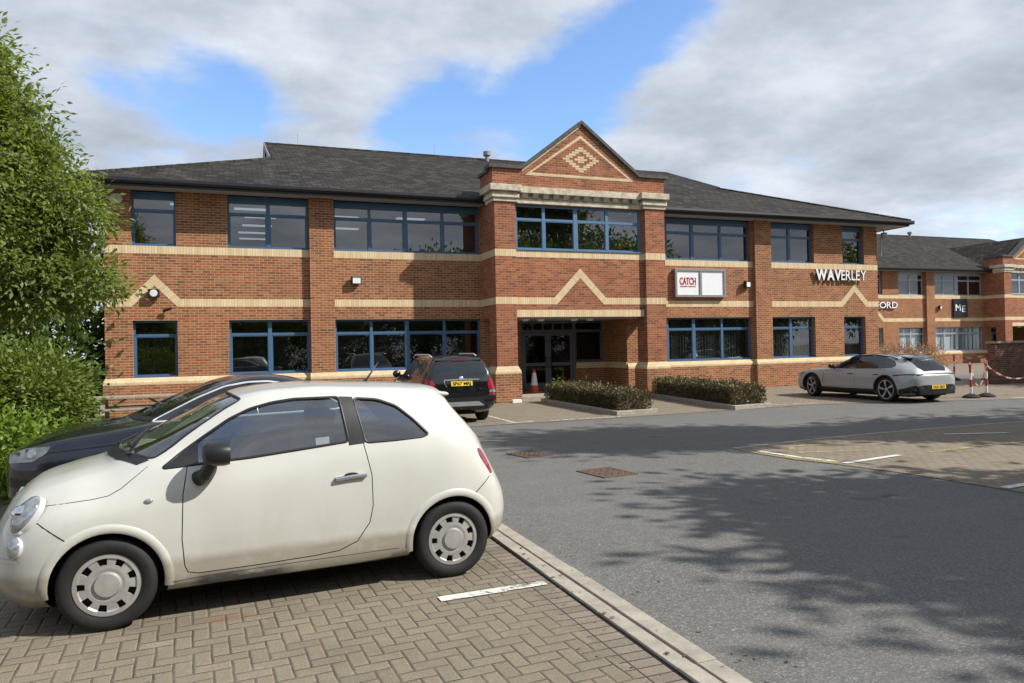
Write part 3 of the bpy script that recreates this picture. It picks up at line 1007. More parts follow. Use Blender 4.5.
    for (a, b, hs) in ((9.80, 10.79, 1), (10.80, 11.79, -1)):
        lf = MB(); yy0, yy1 = VD + .03, VD + .085
        lf.box(a, a + .11, yy0, yy1, .15, 2.24); lf.box(b - .11, b, yy0, yy1, .15, 2.24)
        lf.box(a + .11, b - .11, yy0, yy1, .15, .40); lf.box(a + .11, b - .11, yy0, yy1, 2.12, 2.24); lf.box(a + .11, b - .11, yy0, yy1, 1.02, 1.14)
        l = lf.build('door_leaf', 'frame_grey', door)
        hx = b - .055 if hs > 0 else a + .055
        MB().tube([(hx, VD + .03, .95), (hx - .02 * hs, VD - .04, 1.0), (hx - .03 * hs, VD - .05, 1.15), (hx - .02 * hs, VD - .04, 1.3), (hx, VD + .03, 1.35)], .014, 6).build('handle', 'black_plastic', door, smooth=True)
    pb = MB(); pb.face([(9.8, VD + .055, .2), (11.79, VD + .055, .2), (11.79, VD + .055, 2.6), (9.8, VD + .055, 2.6)])
    pb.build('pane', 'door_glass', door, fix=False)
    for (x, y) in ((9.15, 22.9), (9.75, 23.0), (11.0, 23.0), (11.55, 22.9)):
        MB().lathe([(0.0, 2.58), (.08, 2.585), (.125, 2.61), (.14, 2.659)], 20, (x, y, 0)).build('porch_light', 'lamp_glass', B, smooth=True)
    # cornice
    for (a, b) in ((7.67, 8.42), (13.0, 13.79)):
        mb = MB()
        y1 = 22.3
        for z0, z1, o in ((6.28, 6.40, .05), (6.40, 6.53, .10), (6.53, 6.60, .06), (6.60, 6.80, .18)):
            mb.box(a - o, b + o * .6, VB - o, y1 + (o if a < 8 else o), z0, z1)
        mb.build('cornice', 'weathered_stone', B, bevel=.015)
    mb = MB()
    mb.box(8.47, 12.96, VM - .06, VM + .2, 6.27, 6.42); mb.box(8.47, 12.96, VM - .02, VM + .2, 6.42, 6.58); mb.box(8.54, 12.88, VM - .20, VM + .2, 6.58, 6.78)
    cb = mb.build('cornice', 'weathered_stone', B, bevel=.01)
    x = 8.62
    while x < 12.85:
        MB().prism([(VM - .021, 6.43), (VM - .09, 6.45), (VM - .17, 6.579), (VM - .021, 6.579)], x, x + .19, 'x').build('dentil', 'weathered_stone', cb)
        x += .36
    # gable with coping
    G = [(7.64, 6.79), (13.82, 6.79), (13.82, 7.34), (12.80, 7.34), (10.73, 8.92), (8.66, 7.34), (7.64, 7.34)]
    g = MB().prism(G, VM - .09, VM + .25, 'y').build('gable', 'brick_gable', B)
    MB().box(7.68, 13.78, VM + .1, VM + .24, 6.26, 6.79).build('gable_backing', 'brick_gable', g)
    cp = [(7.52, 7.34), (8.63, 7.34), (10.73, 8.94), (12.83, 7.34), (13.94, 7.34)]
    co = [(7.52, 7.44), (8.60, 7.44), (10.73, 9.06), (12.86, 7.44), (13.94, 7.44)]
    for q in range(4):
        MB().prism([cp[q], cp[q + 1], co[q + 1], co[q]], VM - .17, VM + .33, 'y').build('coping', 'coping_stone', g)
        if q in (1, 2):
            dz = -.055
            MB().prism([(cp[q][0], cp[q][1] + dz - .02), (cp[q + 1][0], cp[q + 1][1] + dz - .02), (cp[q + 1][0], cp[q + 1][1] - .004), (cp[q][0], cp[q][1] - .004)], VM - .10, VM - .05, 'y').build('coping_trim', 'weathered_stone' if q == 1 else 'brick_dark', g)
    # tan triangle and stepped brick diamond
    yf = VM - .096
    A, C, D = (8.74, 7.17), (12.66, 7.17), (10.71, 8.58)
    t = .085
    MB().prism([A, C, (C[0] - .22, C[1] + t), (A[0] + .22, A[1] + t)], yf, VM - .08, 'y').build('gable_band', 'tan_brick', g)
    MB().prism([(A[0] + .0, A[1] + .003), (A[0] + .21, A[1] + t + .004), (D[0], D[1] - .11), D], yf + .002, VM - .08, 'y').build('gable_band', 'tan_brick', g)
    MB().prism([(C[0] - .0, C[1] + .003), D, (D[0], D[1] - .11), (C[0] - .21, C[1] + t + .004)], yf + .002, VM - .08, 'y').build('gable_band', 'tan_brick', g)
    mb = MB(); cx, cz = 10.71, 7.785
    for j in range(-5, 6):
        z = cz + j * .075; xo = .655 - abs(j) * .1125
        ivs = [(-xo, -xo + .24), (xo - .24, xo)] if xo > .24 else [(-xo, xo)]
        if abs(j) <= 1: ivs.append((-.225, .225) if j == 0 else (-.1125, .1125))
        for a, b in ivs: mb.box(cx + a, cx + b, yf, VM - .085, z - .034, z + .034)
    mb.build('brick_diamond', 'tan_brick', g)
    # parapet returns and the small roof behind the gable
    for a, b in ((7.68, 7.98), (13.48, 13.78)):
        MB().box(a, b, VM + .25, 23.0, 6.37, 7.30).build('parapet', 'brick_gable', B)
        MB().box(a - .06, b + .06, VM + .331, 23.06, 7.30, 7.40).build('coping', 'coping_stone', B)
    mb = MB()
    for s in (-1, 1):
        mb.face([(10.73, VM + .25, 8.80), (10.73, 29.2, 8.80), (10.73 + s * 2.70, 25.6, 6.95), (10.73 + s * 2.70, VM + .25, 6.95)])
    mb.build('bay_roof', 'roof_tile', B, fix=False)
    # ---- main hipped roof with gablets
    x0, x1, y0, y1, z0 = -3.95, 26.02, 22.43, 41.77, 6.56
    k = .393; yr = 32.1; zr = z0 + k * (yr - y0); tt = 5.44; zt = z0 + k * tt
    gx0, gx1 = x0 + tt, x1 - tt
    mb = MB()
    mb.face([(x0, y0, z0), (x1, y0, z0), (gx1, y0 + tt, zt), (gx1 + .12, yr - .0, zr), (gx0 - .12, yr, zr), (gx0, y0 + tt, zt)])
    mb.face([(x1, y1, z0), (x0, y1, z0), (gx0, y1 - tt, zt), (gx0 - .12, yr, zr), (gx1 + .12, yr, zr), (gx1, y1 - tt, zt)])
    mb.face([(x0, y1, z0), (x0, y0, z0), (gx0, y0 + tt, zt), (gx0, y1 - tt, zt)])
    mb.face([(x1, y0, z0), (x1, y1, z0), (gx1, y1 - tt, zt), (gx1, y0 + tt, zt)])
    for q in range(4): mb.v  # (faces are single sheets, closed underneath by the soffit boards)
    roof = mb.build('roof', 'roof_tile', B, fix=False)
    for gx, s in ((gx0, -1), (gx1, 1)):
        mb = MB()
        mb.prism([(y0 + tt + .1, zt - .05), (y1 - tt - .1, zt - .05), (yr, zr - .08)], gx - .04, gx + .04, 'x')
        gb = mb.build('gablet', 'lead', roof)
        bg_ = MB()
        for sy in (-1, 1):
            bg_.bar((gx + s * .14, yr, zr - .06), (gx + s * .14, yr + sy * (yr - y0 - tt), zt - .02), .03, .20, up=(0, 0, 1))
        bg_.build('bargeboard', 'lead', gb)
    mb = MB()
    n = 42
    for q in range(n):
        a = gx0 - .12 + (gx1 - gx0 + .24) * q / n; b = gx0 - .12 + (gx1 - gx0 + .24) * (q + 1) / n - .004
        mb.tube([(a, yr, zr - .03), (b, yr, zr - .03)], [.095, .089], 7)
    mb.build('ridge_tiles', 'roof_tile', roof)
    for (xa, ya), (xb, yb) in (((x0, y0), (gx0, y0 + tt)), ((x1, y0), (gx1, y0 + tt))):
        m_ = 20; mb = MB()
        for q in range(m_):
            f0, f1 = q / m_, (q + .99) / m_
            mb.tube([(xa + (xb - xa) * f0, ya + (yb - ya) * f0, z0 + (zt - z0) * f0 - .02), (xa + (xb - xa) * f1, ya + (yb - ya) * f1, z0 + (zt - z0) * f1 - .02)], [.085, .079], 7)
        mb.build('hip_tiles', 'roof_tile', roof)
    for u in (2.7, 8.6): MB().tube([(u, yr, zr), (u, yr, zr + .55)], .007, 5).build('lightning_rod', 'lead', roof)
    vc = MB(); vc.lathe([(.09, zr - .3), (.09, zr + .06), (.17, zr + .08), (.17, zr + .26), (.0, zr + .28)], 12, (10.95, yr - .4, 0))
    vc.build('roof_vent', 'lead', roof, smooth=True, autos=40)
    # eaves: soffit, fascia, gutter (interrupted by the bay)
    for a, b in ((x0 + .06, 7.669), (13.79, x1 - .06)):
        MB().box(a, b, y0 + .06, V + .02, 6.362, 6.40).build('soffit', 'soffit_paint', B)
        MB().box(a - .0, b, y0 + .02, y0 + .058, 6.34, 6.55).build('fascia', 'fascia_dark', B)
        gt = MB()
        gt.prism([(y0 - .10, 6.55), (y0 - .115, 6.47), (y0 - .08, 6.41), (y0 + .019, 6.41), (y0 + .019, 6.55)], a - .08 if a < 0 else a, b + .08 if b > 20 else b, 'x')
        gt.build('gutter', 'gutter_black', B)
    for a, b, xg in ((x0 + .02, x0 + .058, -1), (x1 - .058, x1 - .02, 1)):
        MB().box(a, b, y0 + .059, y1, 6.34, 6.55).build('fascia', 'fascia_dark', B)
        MB().box(x0 + .06 if xg < 0 else UR, UL if xg < 0 else x1 - .06, V + .021, y1, 6.362, 6.40).build('soffit', 'soffit_paint', B)
        gt = MB()
        gt.box(x0 - .10 if xg < 0 else x1 - .018, x0 + .018 if xg < 0 else x1 + .10, y0 - .09, y1, 6.41, 6.552)
        gt.build('gutter', 'gutter_black', B)
    # ---- floors, ceilings and back walls of the rooms seen through the glass
    mb = MB()
    mb.box(UL + .25, UR - .25, V + .245, 40.85, 6.30, 6.355)
    mb.box(UL + .25, UR - .25, VD + .3, 40.85, 2.80, 3.05); mb.box(UL + .25, 8.09, V + .245, VD + .299, 2.80, 3.05); mb.box(13.37, UR - .25, V + .245, VD + .299, 2.80, 3.05)
    mb.build('ceiling', 'interior_paint', B)
    mb = MB()
    mb.box(UL + .25, UR - .25, 33.5, 33.6, 0.05, 6.29)
    for x in (2.58, 8.2, 13.3, 19.0): mb.box(x - .05, x + .05, V + .25, 33.499, 3.051, 6.299)
    mb.build('partition', 'interior_paint', B)
    MB().box(UL + .25, UR - .25, VD + .3, 33.5, 0.0, 0.05).build('room_floor', 'interior_floor', B)
    if main:
        for (u, v) in ((.62, 24.9), (.95, 26.3), (.9, 28.1), (.78, 29.8), (.82, 31.4), (3.6, 25.6), (4.0, 28.0), (5.9, 25.4), (-1.2, 24.6)):
            MB().box(u - .5, u + .5, v - .13, v + .13, 6.27, 6.299).build('ceiling_light', 'tube_light', B)
    return B


def emit(name, col, s):
    mt, w, b = new_mat(name)
    b.inputs['Base Color'].default_value = (*col, 1)
    b.inputs['Emission Color'].default_value = (*col, 1)
    b.inputs['Emission Strength'].default_value = s


emit('tube_light', (0.9, 0.95, 1.0), 0.55)
simple('frame_sky', (0.10, 0.19, 0.31), 0.35, var=0.06)

build_office((0, 0, 0), 'long red brick office with blue windows and gabled entrance, behind the parked cars')
build_office((40.62, 12.9, -.22), 'further red brick office with pale windows, beyond the right end of the nearer one', 'frame_pale', False)

# ---- things fixed to the walls
def floodlight(x, v, z, label, tilt=0.0, face='lamp_glass', round_=False, group='floodlights on the office wall'):
    e = empty('floodlight', (x, v, z), tilt, label, 'floodlight', group)
    MB().box(-.15, .15, -.17, -.04, -.11, .13).build('housing', 'black_plastic', e, bevel=.02)
    MB().box(-.05, .05, -.04, 0, -.06, .06).build('bracket', 'black_plastic', e)
    if round_:
        MB().lathe([(0, -.176), (.085, -.176), (.10, -.171)], 20, (0, 0, 0.01), 'y').build('lens', face, e)
    else:
        MB().box(-.12, .12, -.178, -.171, -.09, .08).build('lens', face, e)
    return e


floodlight(-2.05, 23.1, 3.44, 'grey box lamp with a round lens under the left chevron', round_=True)
floodlight(3.58, 23.1, 3.88, 'small box lamp with a square white front, above the left ground-floor windows', R(8))
floodlight(18.22, 23.1, 3.92, 'small box lamp with a square white front, beside the white sign board', R(20))
floodlight(44.05, 36.0, 3.78, 'small white-fronted box lamp left of the black square sign on the further office', R(20))
e = empty('security_camera', (-1.72, 23.1, 3.0), 0, 'small black camera on the wall just below the left chevron lamp', 'security camera')
MB().tube([(0, 0, .02), (0, -.10, 0)], .018, 8).build('bracket', 'black_plastic', e)
MB().tube([(-.10, -.08, -.05), (.12, -.16, .03)], .04, 10).build('housing', 'black_plastic', e, smooth=True, autos=40)
e = empty('alarm_box', (-2.97, 23.1, 6.08), 0, 'beige six-sided alarm box high on the left corner of the brick wall', 'alarm box')
MB().prism([(.18 * math.cos(R(a)), .18 * math.sin(R(a))) for a in range(0, 360, 60)], -.09, 0, 'y').build('housing', 'cream_plastic', e, bevel=.02)
MB().lathe([(0, -.098), (.07, -.097), (.07, -.089)], 16, (0, 0, 0), 'y').build('lens', 'skin_grey_metal', e)
e = empty('security_camera', (24.9, 23.0, 6.15), 0, 'pale camera and bracket under the right eave corner of the nearer office', 'security camera')
MB().tube([(0, 0, .05), (.12, -.1, .12), (.14, -.12, -.05)], .025, 8).build('bracket', 'skin_grey_metal', e)
MB().lathe([(0, -.30), (.09, -.26), (.12, -.16), (.12, -.05), (0, -.04)], 14, (.14, -.12, 0)).build('housing', 'skin_grey_metal', e, smooth=True)
MB().tube([(.10, .02, -.2), (.10, .02, -1.0)], .03, 8).build('conduit', 'skin_grey_metal', e)
e = empty('marker_block', (8.22, 21.42, 0), 0, 'low white block on the ground at the foot of the left entrance pier', 'marker block')
MB().box(-.15, .15, -.05, .05, 0, .11).build('block', 'white_paint', e, bevel=.01)

# sign board
e = empty('sign_board', (16.16, 23.1, 3.95), 0, 'grey framed board of two white panels, the left one lettered in red', 'sign')
mb = MB()
mb.box(-1.10, 1.10, -.16, -.02, -.52, -.44); mb.box(-1.10, 1.10, -.16, -.02, .44, .52)
mb.box(-1.10, -1.02, -.16, -.02, -.44, .44); mb.box(1.02, 1.10, -.16, -.02, -.44, .44); mb.box(-.045, .045, -.155, -.02, -.44, .44)
mb.build('frame', 'sign_grey', e)
for a, b in ((-1.02, -.045), (.045, 1.02)):
    MB().box(a, b, -.12, -.03, -.44, .44).build('panel', 'sign_white', e)
t, w = text_mesh('CATCH', .36, .004, 'sign_red', 'lettering', e, xs=.62, offset=.011); s_ = .70 / w
t.scale = (s_, 1, 1.0); t.location = (-.90, -.125, -.06)
t, w = text_mesh('RECRUITMENT CONSULTANTS', .07, .003, 'sign_red', 'lettering', e); t.scale = (.68 / w, 1, .9); t.location = (-.89, -.124, -.155)


def lettering(x, v, z, words, height, width, label, group=None):
    """stand-off capitals: white faces on dark returns, each letter a part"""
    e = empty('sign_lettering', (x, v, z), 0, label, 'lettering')
    run = 0.0; objs = []
    for ch, off in words:
        t, w = text_mesh(ch, height / .73, .03, 'sign_white', 'letter', e, offset=off)
        b2 = t.data
        b2.materials.append(MATS['sign_black'])
        for p in b2.polygons:
            if p.normal.y > -.6: p.material_index = 1
        objs.append((t, run)); run += w + height * (.09 if off < .02 else -.01)
    run -= height * .12
    for t, r in objs:
        t.scale = (width / run, 1, 1); t.location = (r * width / run, -.10, 0)
    return e


lettering(21.55, 23.1, 4.15, [('W', .022), ('A', .022), ('V', .022), ('E', 0.004), ('R', 0.004), ('L', 0.004), ('E', 0.004), ('Y', 0.004)], .42, 2.58,
          'row of white raised capitals, first three bold, on brick above the right chevron')
lettering(38.42, 36.0, 3.74, [('F', .006), ('O', .006), ('R', .006), ('D', .006)], .42, 1.86, 'row of white raised capitals on the further office, partly behind the nearer corner')
e = empty('sign_board', (45.98, 36.0, 3.74), 0, 'black square board with white letters on the further office', 'sign')
MB().box(-.65, .65, -.10, 0, -.62, .62).build('panel', 'sign_black', e)
t, w = text_mesh('M', .62, .004, 'sign_white', 'lettering', e, offset=.008); t.scale = (.46 / w, 1, 1); t.location = (-.47, -.106, -.18)
t, w = text_mesh('E', .62, .004, 'sign_white', 'lettering', e, offset=.008); t.scale = (.32 / w, 1, 1); t.location = (.12, -.106, -.26)


# ------------------------------------------------------------------ cars
def pchip(xs, ys, xq):
    """monotone cubic interpolation, ys (n, k)"""
    xs = np.asarray(xs, float); ys = np.asarray(ys, float)
    h = np.diff(xs)[:, None]; d = np.diff(ys, axis=0) / h
    n = len(xs); mm = np.zeros_like(ys)
    if n == 2:
        mm[:] = d[0]
    else:
        w1 = 2 * h[1:] + h[:-1]; w2 = h[1:] + 2 * h[:-1]
        ok = d[:-1] * d[1:] > 0
        with np.errstate(divide='ignore', invalid='ignore'):
            hm = (w1 + w2) / (w1 / d[:-1] + w2 / d[1:])
        mm[1:-1] = np.where(ok, hm, 0.0)
        mm[0] = d[0]; mm[-1] = d[-1]
    i = np.clip(np.searchsorted(xs, xq, side='right') - 1, 0, n - 2)
    t = ((xq - xs[i]) / (xs[i + 1] - xs[i]))[:, None]
    hh = h[i]
    return ((2 * t ** 3 - 3 * t ** 2 + 1) * ys[i] + (t ** 3 - 2 * t ** 2 + t) * hh * mm[i]
            + (-2 * t ** 3 + 3 * t ** 2) * ys[i + 1] + (t ** 3 - t ** 2) * hh * mm[i + 1])


def catmull(xs, ys, xq, tens=1.0):
    """C1 cubic with finite-difference tangents (rounder than pchip)"""
    xs = np.asarray(xs, float); ys = np.asarray(ys, float)
    d = np.diff(ys, axis=0) / np.diff(xs)[:, None]
    h = np.diff(xs)
    mm = np.zeros_like(ys); mm[0] = d[0]; mm[-1] = d[-1]
    if len(xs) > 2:
        w = (h[1:] / (h[1:] + h[:-1]))[:, None]
        mm[1:-1] = w * d[:-1] + (1 - w) * d[1:]
    i = np.clip(np.searchsorted(xs, xq, side='right') - 1, 0, len(xs) - 2)
    t = ((xq - xs[i]) / h[i])[:, None]; hh = h[i][:, None]
    return ((2 * t ** 3 - 3 * t ** 2 + 1) * ys[i] + (t ** 3 - 2 * t ** 2 + t) * hh * mm[i]
            + (-2 * t ** 3 + 3 * t ** 2) * ys[i + 1] + (t ** 3 - t ** 2) * hh * mm[i + 1])


def chord(P):
    """mean chord parameter along axis 0 of P (n, k, 3)"""
    d = np.linalg.norm(np.diff(P, axis=0), axis=2).mean(axis=1)
    return np.concatenate([[0], np.cumsum(np.maximum(d, 1e-3))])


def upsample(P, per):
    """smooth the first axis of P (n, k, 3) to about one sample per 'per' metres"""
    s = chord(P)
    q = []
    for a, b in zip(s[:-1], s[1:]):
        n = max(2, int(round((b - a) / per)))
        q += list(np.linspace(a, b, n, endpoint=False))
    q = np.array(q + [s[-1]])
    n, k, _ = P.shape
    return catmull(s, P.reshape(n, k * 3), q).reshape(len(q), k, 3)


def stations_from_params(rows):
    """rows: x, zb, ys, zm, ym, zbelt, yb, zr, yr, zt, dxr, dxt -> eleven feature lines"""
    out = []
    for (x, zb, ys, zm, ym, zbl, yb, zr, yr, zt, dxr, dxt) in rows:
        out.append([(x, 0, zb), (x, .86 * ys, zb), (x, ys, zb + .055), (x, ym * .985, zb + .45 * (zm - zb) + .03), (x, ym, zm),
                    (x, (ym * .62 + yb * .38) + .006, zm + .62 * (zbl - zm)), (x, yb, zbl), (x + dxr * .5, (yb + yr) / 2 + .018, zbl + .55 * (zr - zbl)),
                    (x + dxr, yr, zr), (x + (dxr + dxt) / 2, yr * .55, zr + .78 * (zt - zr)), (x + dxt, 0, zt)])
    return np.array(out, float)


class Car:
    def __init__(self, name, label, loc, theta, P, paint_name, per=0.05, perz=0.05, cat='car'):
        self.root = empty(name, loc, theta, label, cat, None)
        Q = upsample(P, per)                                        # along the length
        Q = upsample(Q.transpose(1, 0, 2).copy(), perz).transpose(1, 0, 2)  # round the section
        ns, nl, _ = Q.shape
        verts = []; idx = np.zeros((ns, 2 * nl - 2), int)
        for i in range(ns):
            ring = [Q[i, j] for j in range(nl)] + [Q[i, j] * (1, -1, 1) for j in range(nl - 2, 0, -1)]
            for k, p in enumerate(ring):
                idx[i, k] = len(verts); verts.append(tuple(p))
        faces = []
        m_ = 2 * nl - 2
        for i in range(ns - 1):
            for k in range(m_):
                k2 = (k + 1) % m_
                faces.append((idx[i, k], idx[i + 1, k], idx[i + 1, k2], idx[i, k2]))
        for i, fl in ((0, False), (ns - 1, True)):
            for j in range(nl - 1):
                a, b = idx[i, j], idx[i, j + 1]
                c, d = idx[i, (m_ - j - 1) % m_], idx[i, (m_ - j) % m_]
                q = [a, b, c, d]
                q = [x for t, x in enumerate(q) if x not in q[:t]]
                if len(q) > 2: faces.append(tuple(q if not fl else q[::-1]))
        self.verts = verts; self.faces = [tuple(int(x) for x in f) for f in faces]
        me = bpy.data.meshes.new('body'); me.from_pydata(verts, [], self.faces)
        bm = bmesh.new(); bm.from_mesh(me); bmesh.ops.recalc_face_normals(bm, faces=bm.faces)
        self.bvh = BVHTree.FromBMesh(bm)
        bm.to_mesh(me); bm.free()
        me.materials.append(MATS[paint_name]); me.materials.append(MATS['dark_void'])
        self.body = bpy.data.objects.new('body', me)
        link(self.body, self.root)
        self.cutters = []

    # --- boolean cuts
    def cut_mesh(self, bm_or_mb, mi=1):
        me = bpy.data.meshes.new('cut')
        if isinstance(bm_or_mb, MB):
            me.from_pydata(bm_or_mb.v, [], bm_or_mb.f)
            bm = bmesh.new(); bm.from_mesh(me); bmesh.ops.recalc_face_normals(bm, faces=bm.faces); bm.to_mesh(me); bm.free()
        else:
            bm_or_mb.to_mesh(me); bm_or_mb.free()
        me.materials.append(MATS[self.body.data.materials[0].name]); me.materials.append(MATS['dark_void'])
        for p in me.polygons: p.material_index = mi
        o = bpy.data.objects.new('cut', me); COL.objects.link(o)
        self.cutters.append(o)
        return o

    def apply_cuts(self, autos=35):
        saved = self.body.parent; self.body.parent = None
        for c in self.cutters:
            me0 = self.body.data
            done = False
            lim = max(abs(v.co.y) for v in me0.vertices) + .02
            for solver, self_ in (('EXACT', False), ('EXACT', True), ('MANIFOLD', False), ('FLOAT', False), ('FAST', False)):
                try:
                    md = self.body.modifiers.new('b', 'BOOLEAN'); md.operation = 'DIFFERENCE'; md.solver = solver; md.object = c
                    if self_: md.use_self = True
                except TypeError:
                    self.body.modifiers.clear(); continue
                dg = bpy.context.evaluated_depsgraph_get(); dg.update()
                me = bpy.data.meshes.new_from_object(self.body.evaluated_get(dg))
                self.body.modifiers.clear()
                if len(me.vertices) and max(abs(v.co.y) for v in me.vertices) < lim:
                    done = True; break
                bpy.data.meshes.remove(me)
            if done:
                self.body.data = me; bpy.data.meshes.remove(me0)
        me = self.body.data; me.name = 'body'
        for c in self.cutters:
            d = c.data; bpy.data.objects.remove(c); bpy.data.meshes.remove(d)
        self.cutters = []
        self.body.parent = saved
        me.polygons.foreach_set('use_smooth', [True] * len(me.polygons))
        me.set_sharp_from_angle(angle=R(autos))

    def arch(self, x, z, r, depth=0.36, halfw=1.1, squash=1.0):
        for s in (-1, 1):
            mb = MB()
            n = 48
            poly = [(x + r * math.cos(2 * math.pi * k / n), z + r * squash * math.sin(2 * math.pi * k / n)) for k in range(n)]
            poly = [(a, b) for a, b in poly if b > z - r * .95]
            a, b = sorted((s * halfw, s * (halfw - depth - .25)))
            mb.prism(poly, a, b, 'y')
            self.cut_mesh(mb)

    # --- projection on the un-cut body
    def hit(self, o, d):
        r = self.bvh.ray_cast(Vector(o), Vector(d).normalized())
        if r[0] is None: return None
        return r[0], r[1]

    def side(self, x, z, s=-1):
        h = self.hit((x, s * 3, z), (0, -s, 0))
        if h is None:
            q = self.bvh.find_nearest(Vector((x, s * .8, z))); return q[0], q[1]
        return h

    def proj(self, origin_fn, d):
        """returns function (a, b) -> point, normal for a frame of rays"""
        def f(a, b):
            o = origin_fn(a, b)
            h = self.hit(o, d)
            if h is None:
                q = self.bvh.find_nearest(Vector(o) + Vector(d).normalized() * (Vector(o).length)); return q[0], q[1]
            return h
        return f

    def sidef(self, s=-1):
        return lambda x, z: self.side(x, z, s)

    def rearf(self):
        return self.proj(lambda y, z: (8, y, z), (-1, 0, 0))

    def frontf(self):
        return self.proj(lambda y, z: (-5, y, z), (1, 0, 0))

    def topf(self):
        return self.proj(lambda x, y: (x, y, 4), (0, 0, -1))

    def panel(self, name, poly, fn, off, mat, parent=None, sub=4, smooth=True, thick=0.0):
        """surface patch that follows the body inside a 2-D outline"""
        bm = bmesh.new()
        vs = [bm.verts.new((p[0], p[1], 0)) for p in poly]
        f = bm.faces.new(vs)
        bmesh.ops.triangulate(bm, faces=[f])
        for _ in range(sub):
            es = [e for e in bm.edges if e.calc_length() > 0.07]
            if not es: break
            bmesh.ops.subdivide_edges(bm, edges=es, cuts=1)
            bmesh.ops.triangulate(bm, faces=[q for q in bm.faces if len(q.verts) > 4])
        ns = {}
        for v in bm.verts:
            p, n = fn(v.co.x, v.co.y)
            v.co = p + n * off
        bm.normal_update()
        if thick:
            bmesh.ops.recalc_face_normals(bm, faces=bm.faces)
            bmesh.ops.solidify(bm, geom=bm.faces[:], thickness=thick)
        # look outwards
        c = sum((q.calc_center_median() for q in bm.faces), Vector()) / max(1, len(bm.faces))
        nn = sum((q.normal for q in bm.faces), Vector())
        p0, n0 = fn(poly[0][0], poly[0][1])
        if nn.dot(n0) < 0: bmesh.ops.reverse_faces(bm, faces=bm.faces)
        me = bpy.data.meshes.new(name); bm.to_mesh(me); bm.free()
        me.materials.append(MATS[mat])
        if smooth: me.polygons.foreach_set('use_smooth', [True] * len(me.polygons))
        o = bpy.data.objects.new(name, me)
        return link(o, parent or self.root)

    def ribbon(self, name, path, fn, width, off, mat, parent=None, closed=False, step=0.03, raise_=0.004):
        """narrow trim strip that follows the body along a 2-D path (slightly domed)"""
        pts = []
        n = len(path)
        for i in range(n if closed else n - 1):
            a, b = path[i], path[(i + 1) % n]
            L = math.hypot(b[0] - a[0], b[1] - a[1]); k = max(1, int(L / step))
            for q in range(k): pts.append((a[0] + (b[0] - a[0]) * q / k, a[1] + (b[1] - a[1]) * q / k))
        if not closed: pts.append(path[-1])
        P = [fn(*p) for p in pts]
        mb = MB(); m_ = len(P)
        rows = []
        for i, (p, nrm) in enumerate(P):
            a = P[(i - 1) % m_][0] if (closed or i > 0) else p
            b = P[(i + 1) % m_][0] if (closed or i < m_ - 1) else p
            t = (b - a)
            if t.length < 1e-6: t = Vector((1, 0, 0))
            t.normalize(); s = t.cross(nrm).normalized() * width / 2
            rows.append([p + s - nrm * .003, p + s * .8 + nrm * (off + raise_ * .7), p + nrm * (off + raise_), p - s * .8 + nrm * (off + raise_ * .7), p - s - nrm * .003])
        for r in rows: mb.v += [tuple(q) for q in r]
        for i in range(m_ if closed else m_ - 1):
            j = (i + 1) % m_
            for k in range(4): mb.f.append((i * 5 + k, i * 5 + k + 1, j * 5 + k + 1, j * 5 + k))
        return mb.build(name, mat, parent or self.root, smooth=True)

    def wheel(self, x, s, r, w, ytrack, rim_r, rim_fn, steer=0.0, rim_mat='alloy', label=None):
        """tyre with a rim disc; s = side sign; rim_fn(r/R, angle) -> True where the disc is open"""
        o = bpy.data.objects.new('wheel', None)
        mb = MB()
        hw = w / 2
        rr = rim_r
        prof = [(rr - .012, -hw * .72), (rr + .012, -hw * .86), (rr + (r - rr) * .45, -hw), (r - .028, -hw * .93), (r - .008, -hw * .80), (r - .001, -hw * .55),
                (r - .001, -hw * .30), (r - .007, -hw * .285), (r - .007, -hw * .245), (r, -hw * .23), (r, hw * .23), (r - .007, hw * .245), (r - .007, hw * .285), (r - .001, hw * .30),
                (r - .001, hw * .55), (r - .008, hw * .80), (r - .028, hw * .93), (rr + (r - rr) * .45, hw), (rr + .012, hw * .86), (rr - .012, hw * .72)]
        mb.lathe(prof, 56, axis='y', closed=True)
        tyre = mb.build('wheel', 'rubber', self.root, smooth=True, autos=50)
        bpy.data.objects.remove(o)
        tyre.location = (x, s * (ytrack - hw), r); tyre.rotation_euler = (0, 0, steer)
        # the rim: polar grid, open cells removed
        nr, na = 22, 180
        v = []; f = []
        def dish(q):   # q = r/R
            return rim_fn(q, None)
        for i in range(nr + 1):
            q = i / nr
            for k in range(na):
                a = 2 * math.pi * k / na
                v.append((rr * q * math.cos(a), s * (hw * .80 + dish(q)), rr * q * math.sin(a)))
        for i in range(nr):
            for k in range(na):
                if rim_fn((i + .5) / nr, 2 * math.pi * (k + .5) / na): continue
                k2 = (k + 1) % na
                f.append((i * na + k, i * na + k2, (i + 1) * na + k2, (i + 1) * na + k))
        me = bpy.data.meshes.new('rim'); me.from_pydata(v, [], f)
        bm = bmesh.new(); bm.from_mesh(me)
        bmesh.ops.remove_doubles(bm, verts=bm.verts, dist=1e-5)
        bmesh.ops.delete(bm, geom=[q for q in bm.verts if not q.link_faces], context='VERTS')
        bm.normal_update()
        nrm = sum((q.normal for q in bm.faces), Vector())
        if nrm.y * s < 0: bmesh.ops.reverse_faces(bm, faces=bm.faces)
        ext = bmesh.ops.extrude_face_region(bm, geom=bm.faces[:])
        for q in [g for g in ext['geom'] if isinstance(g, bmesh.types.BMVert)]: q.co.y -= s * .022
        bmesh.ops.recalc_face_normals(bm, faces=bm.faces)
        bm.to_mesh(me); bm.free()
        me.materials.append(MATS[rim_mat])
        me.polygons.foreach_set('use_smooth', [True] * len(me.polygons)); me.set_sharp_from_angle(angle=R(40))
        link(bpy.data.objects.new('rim', me), tyre)
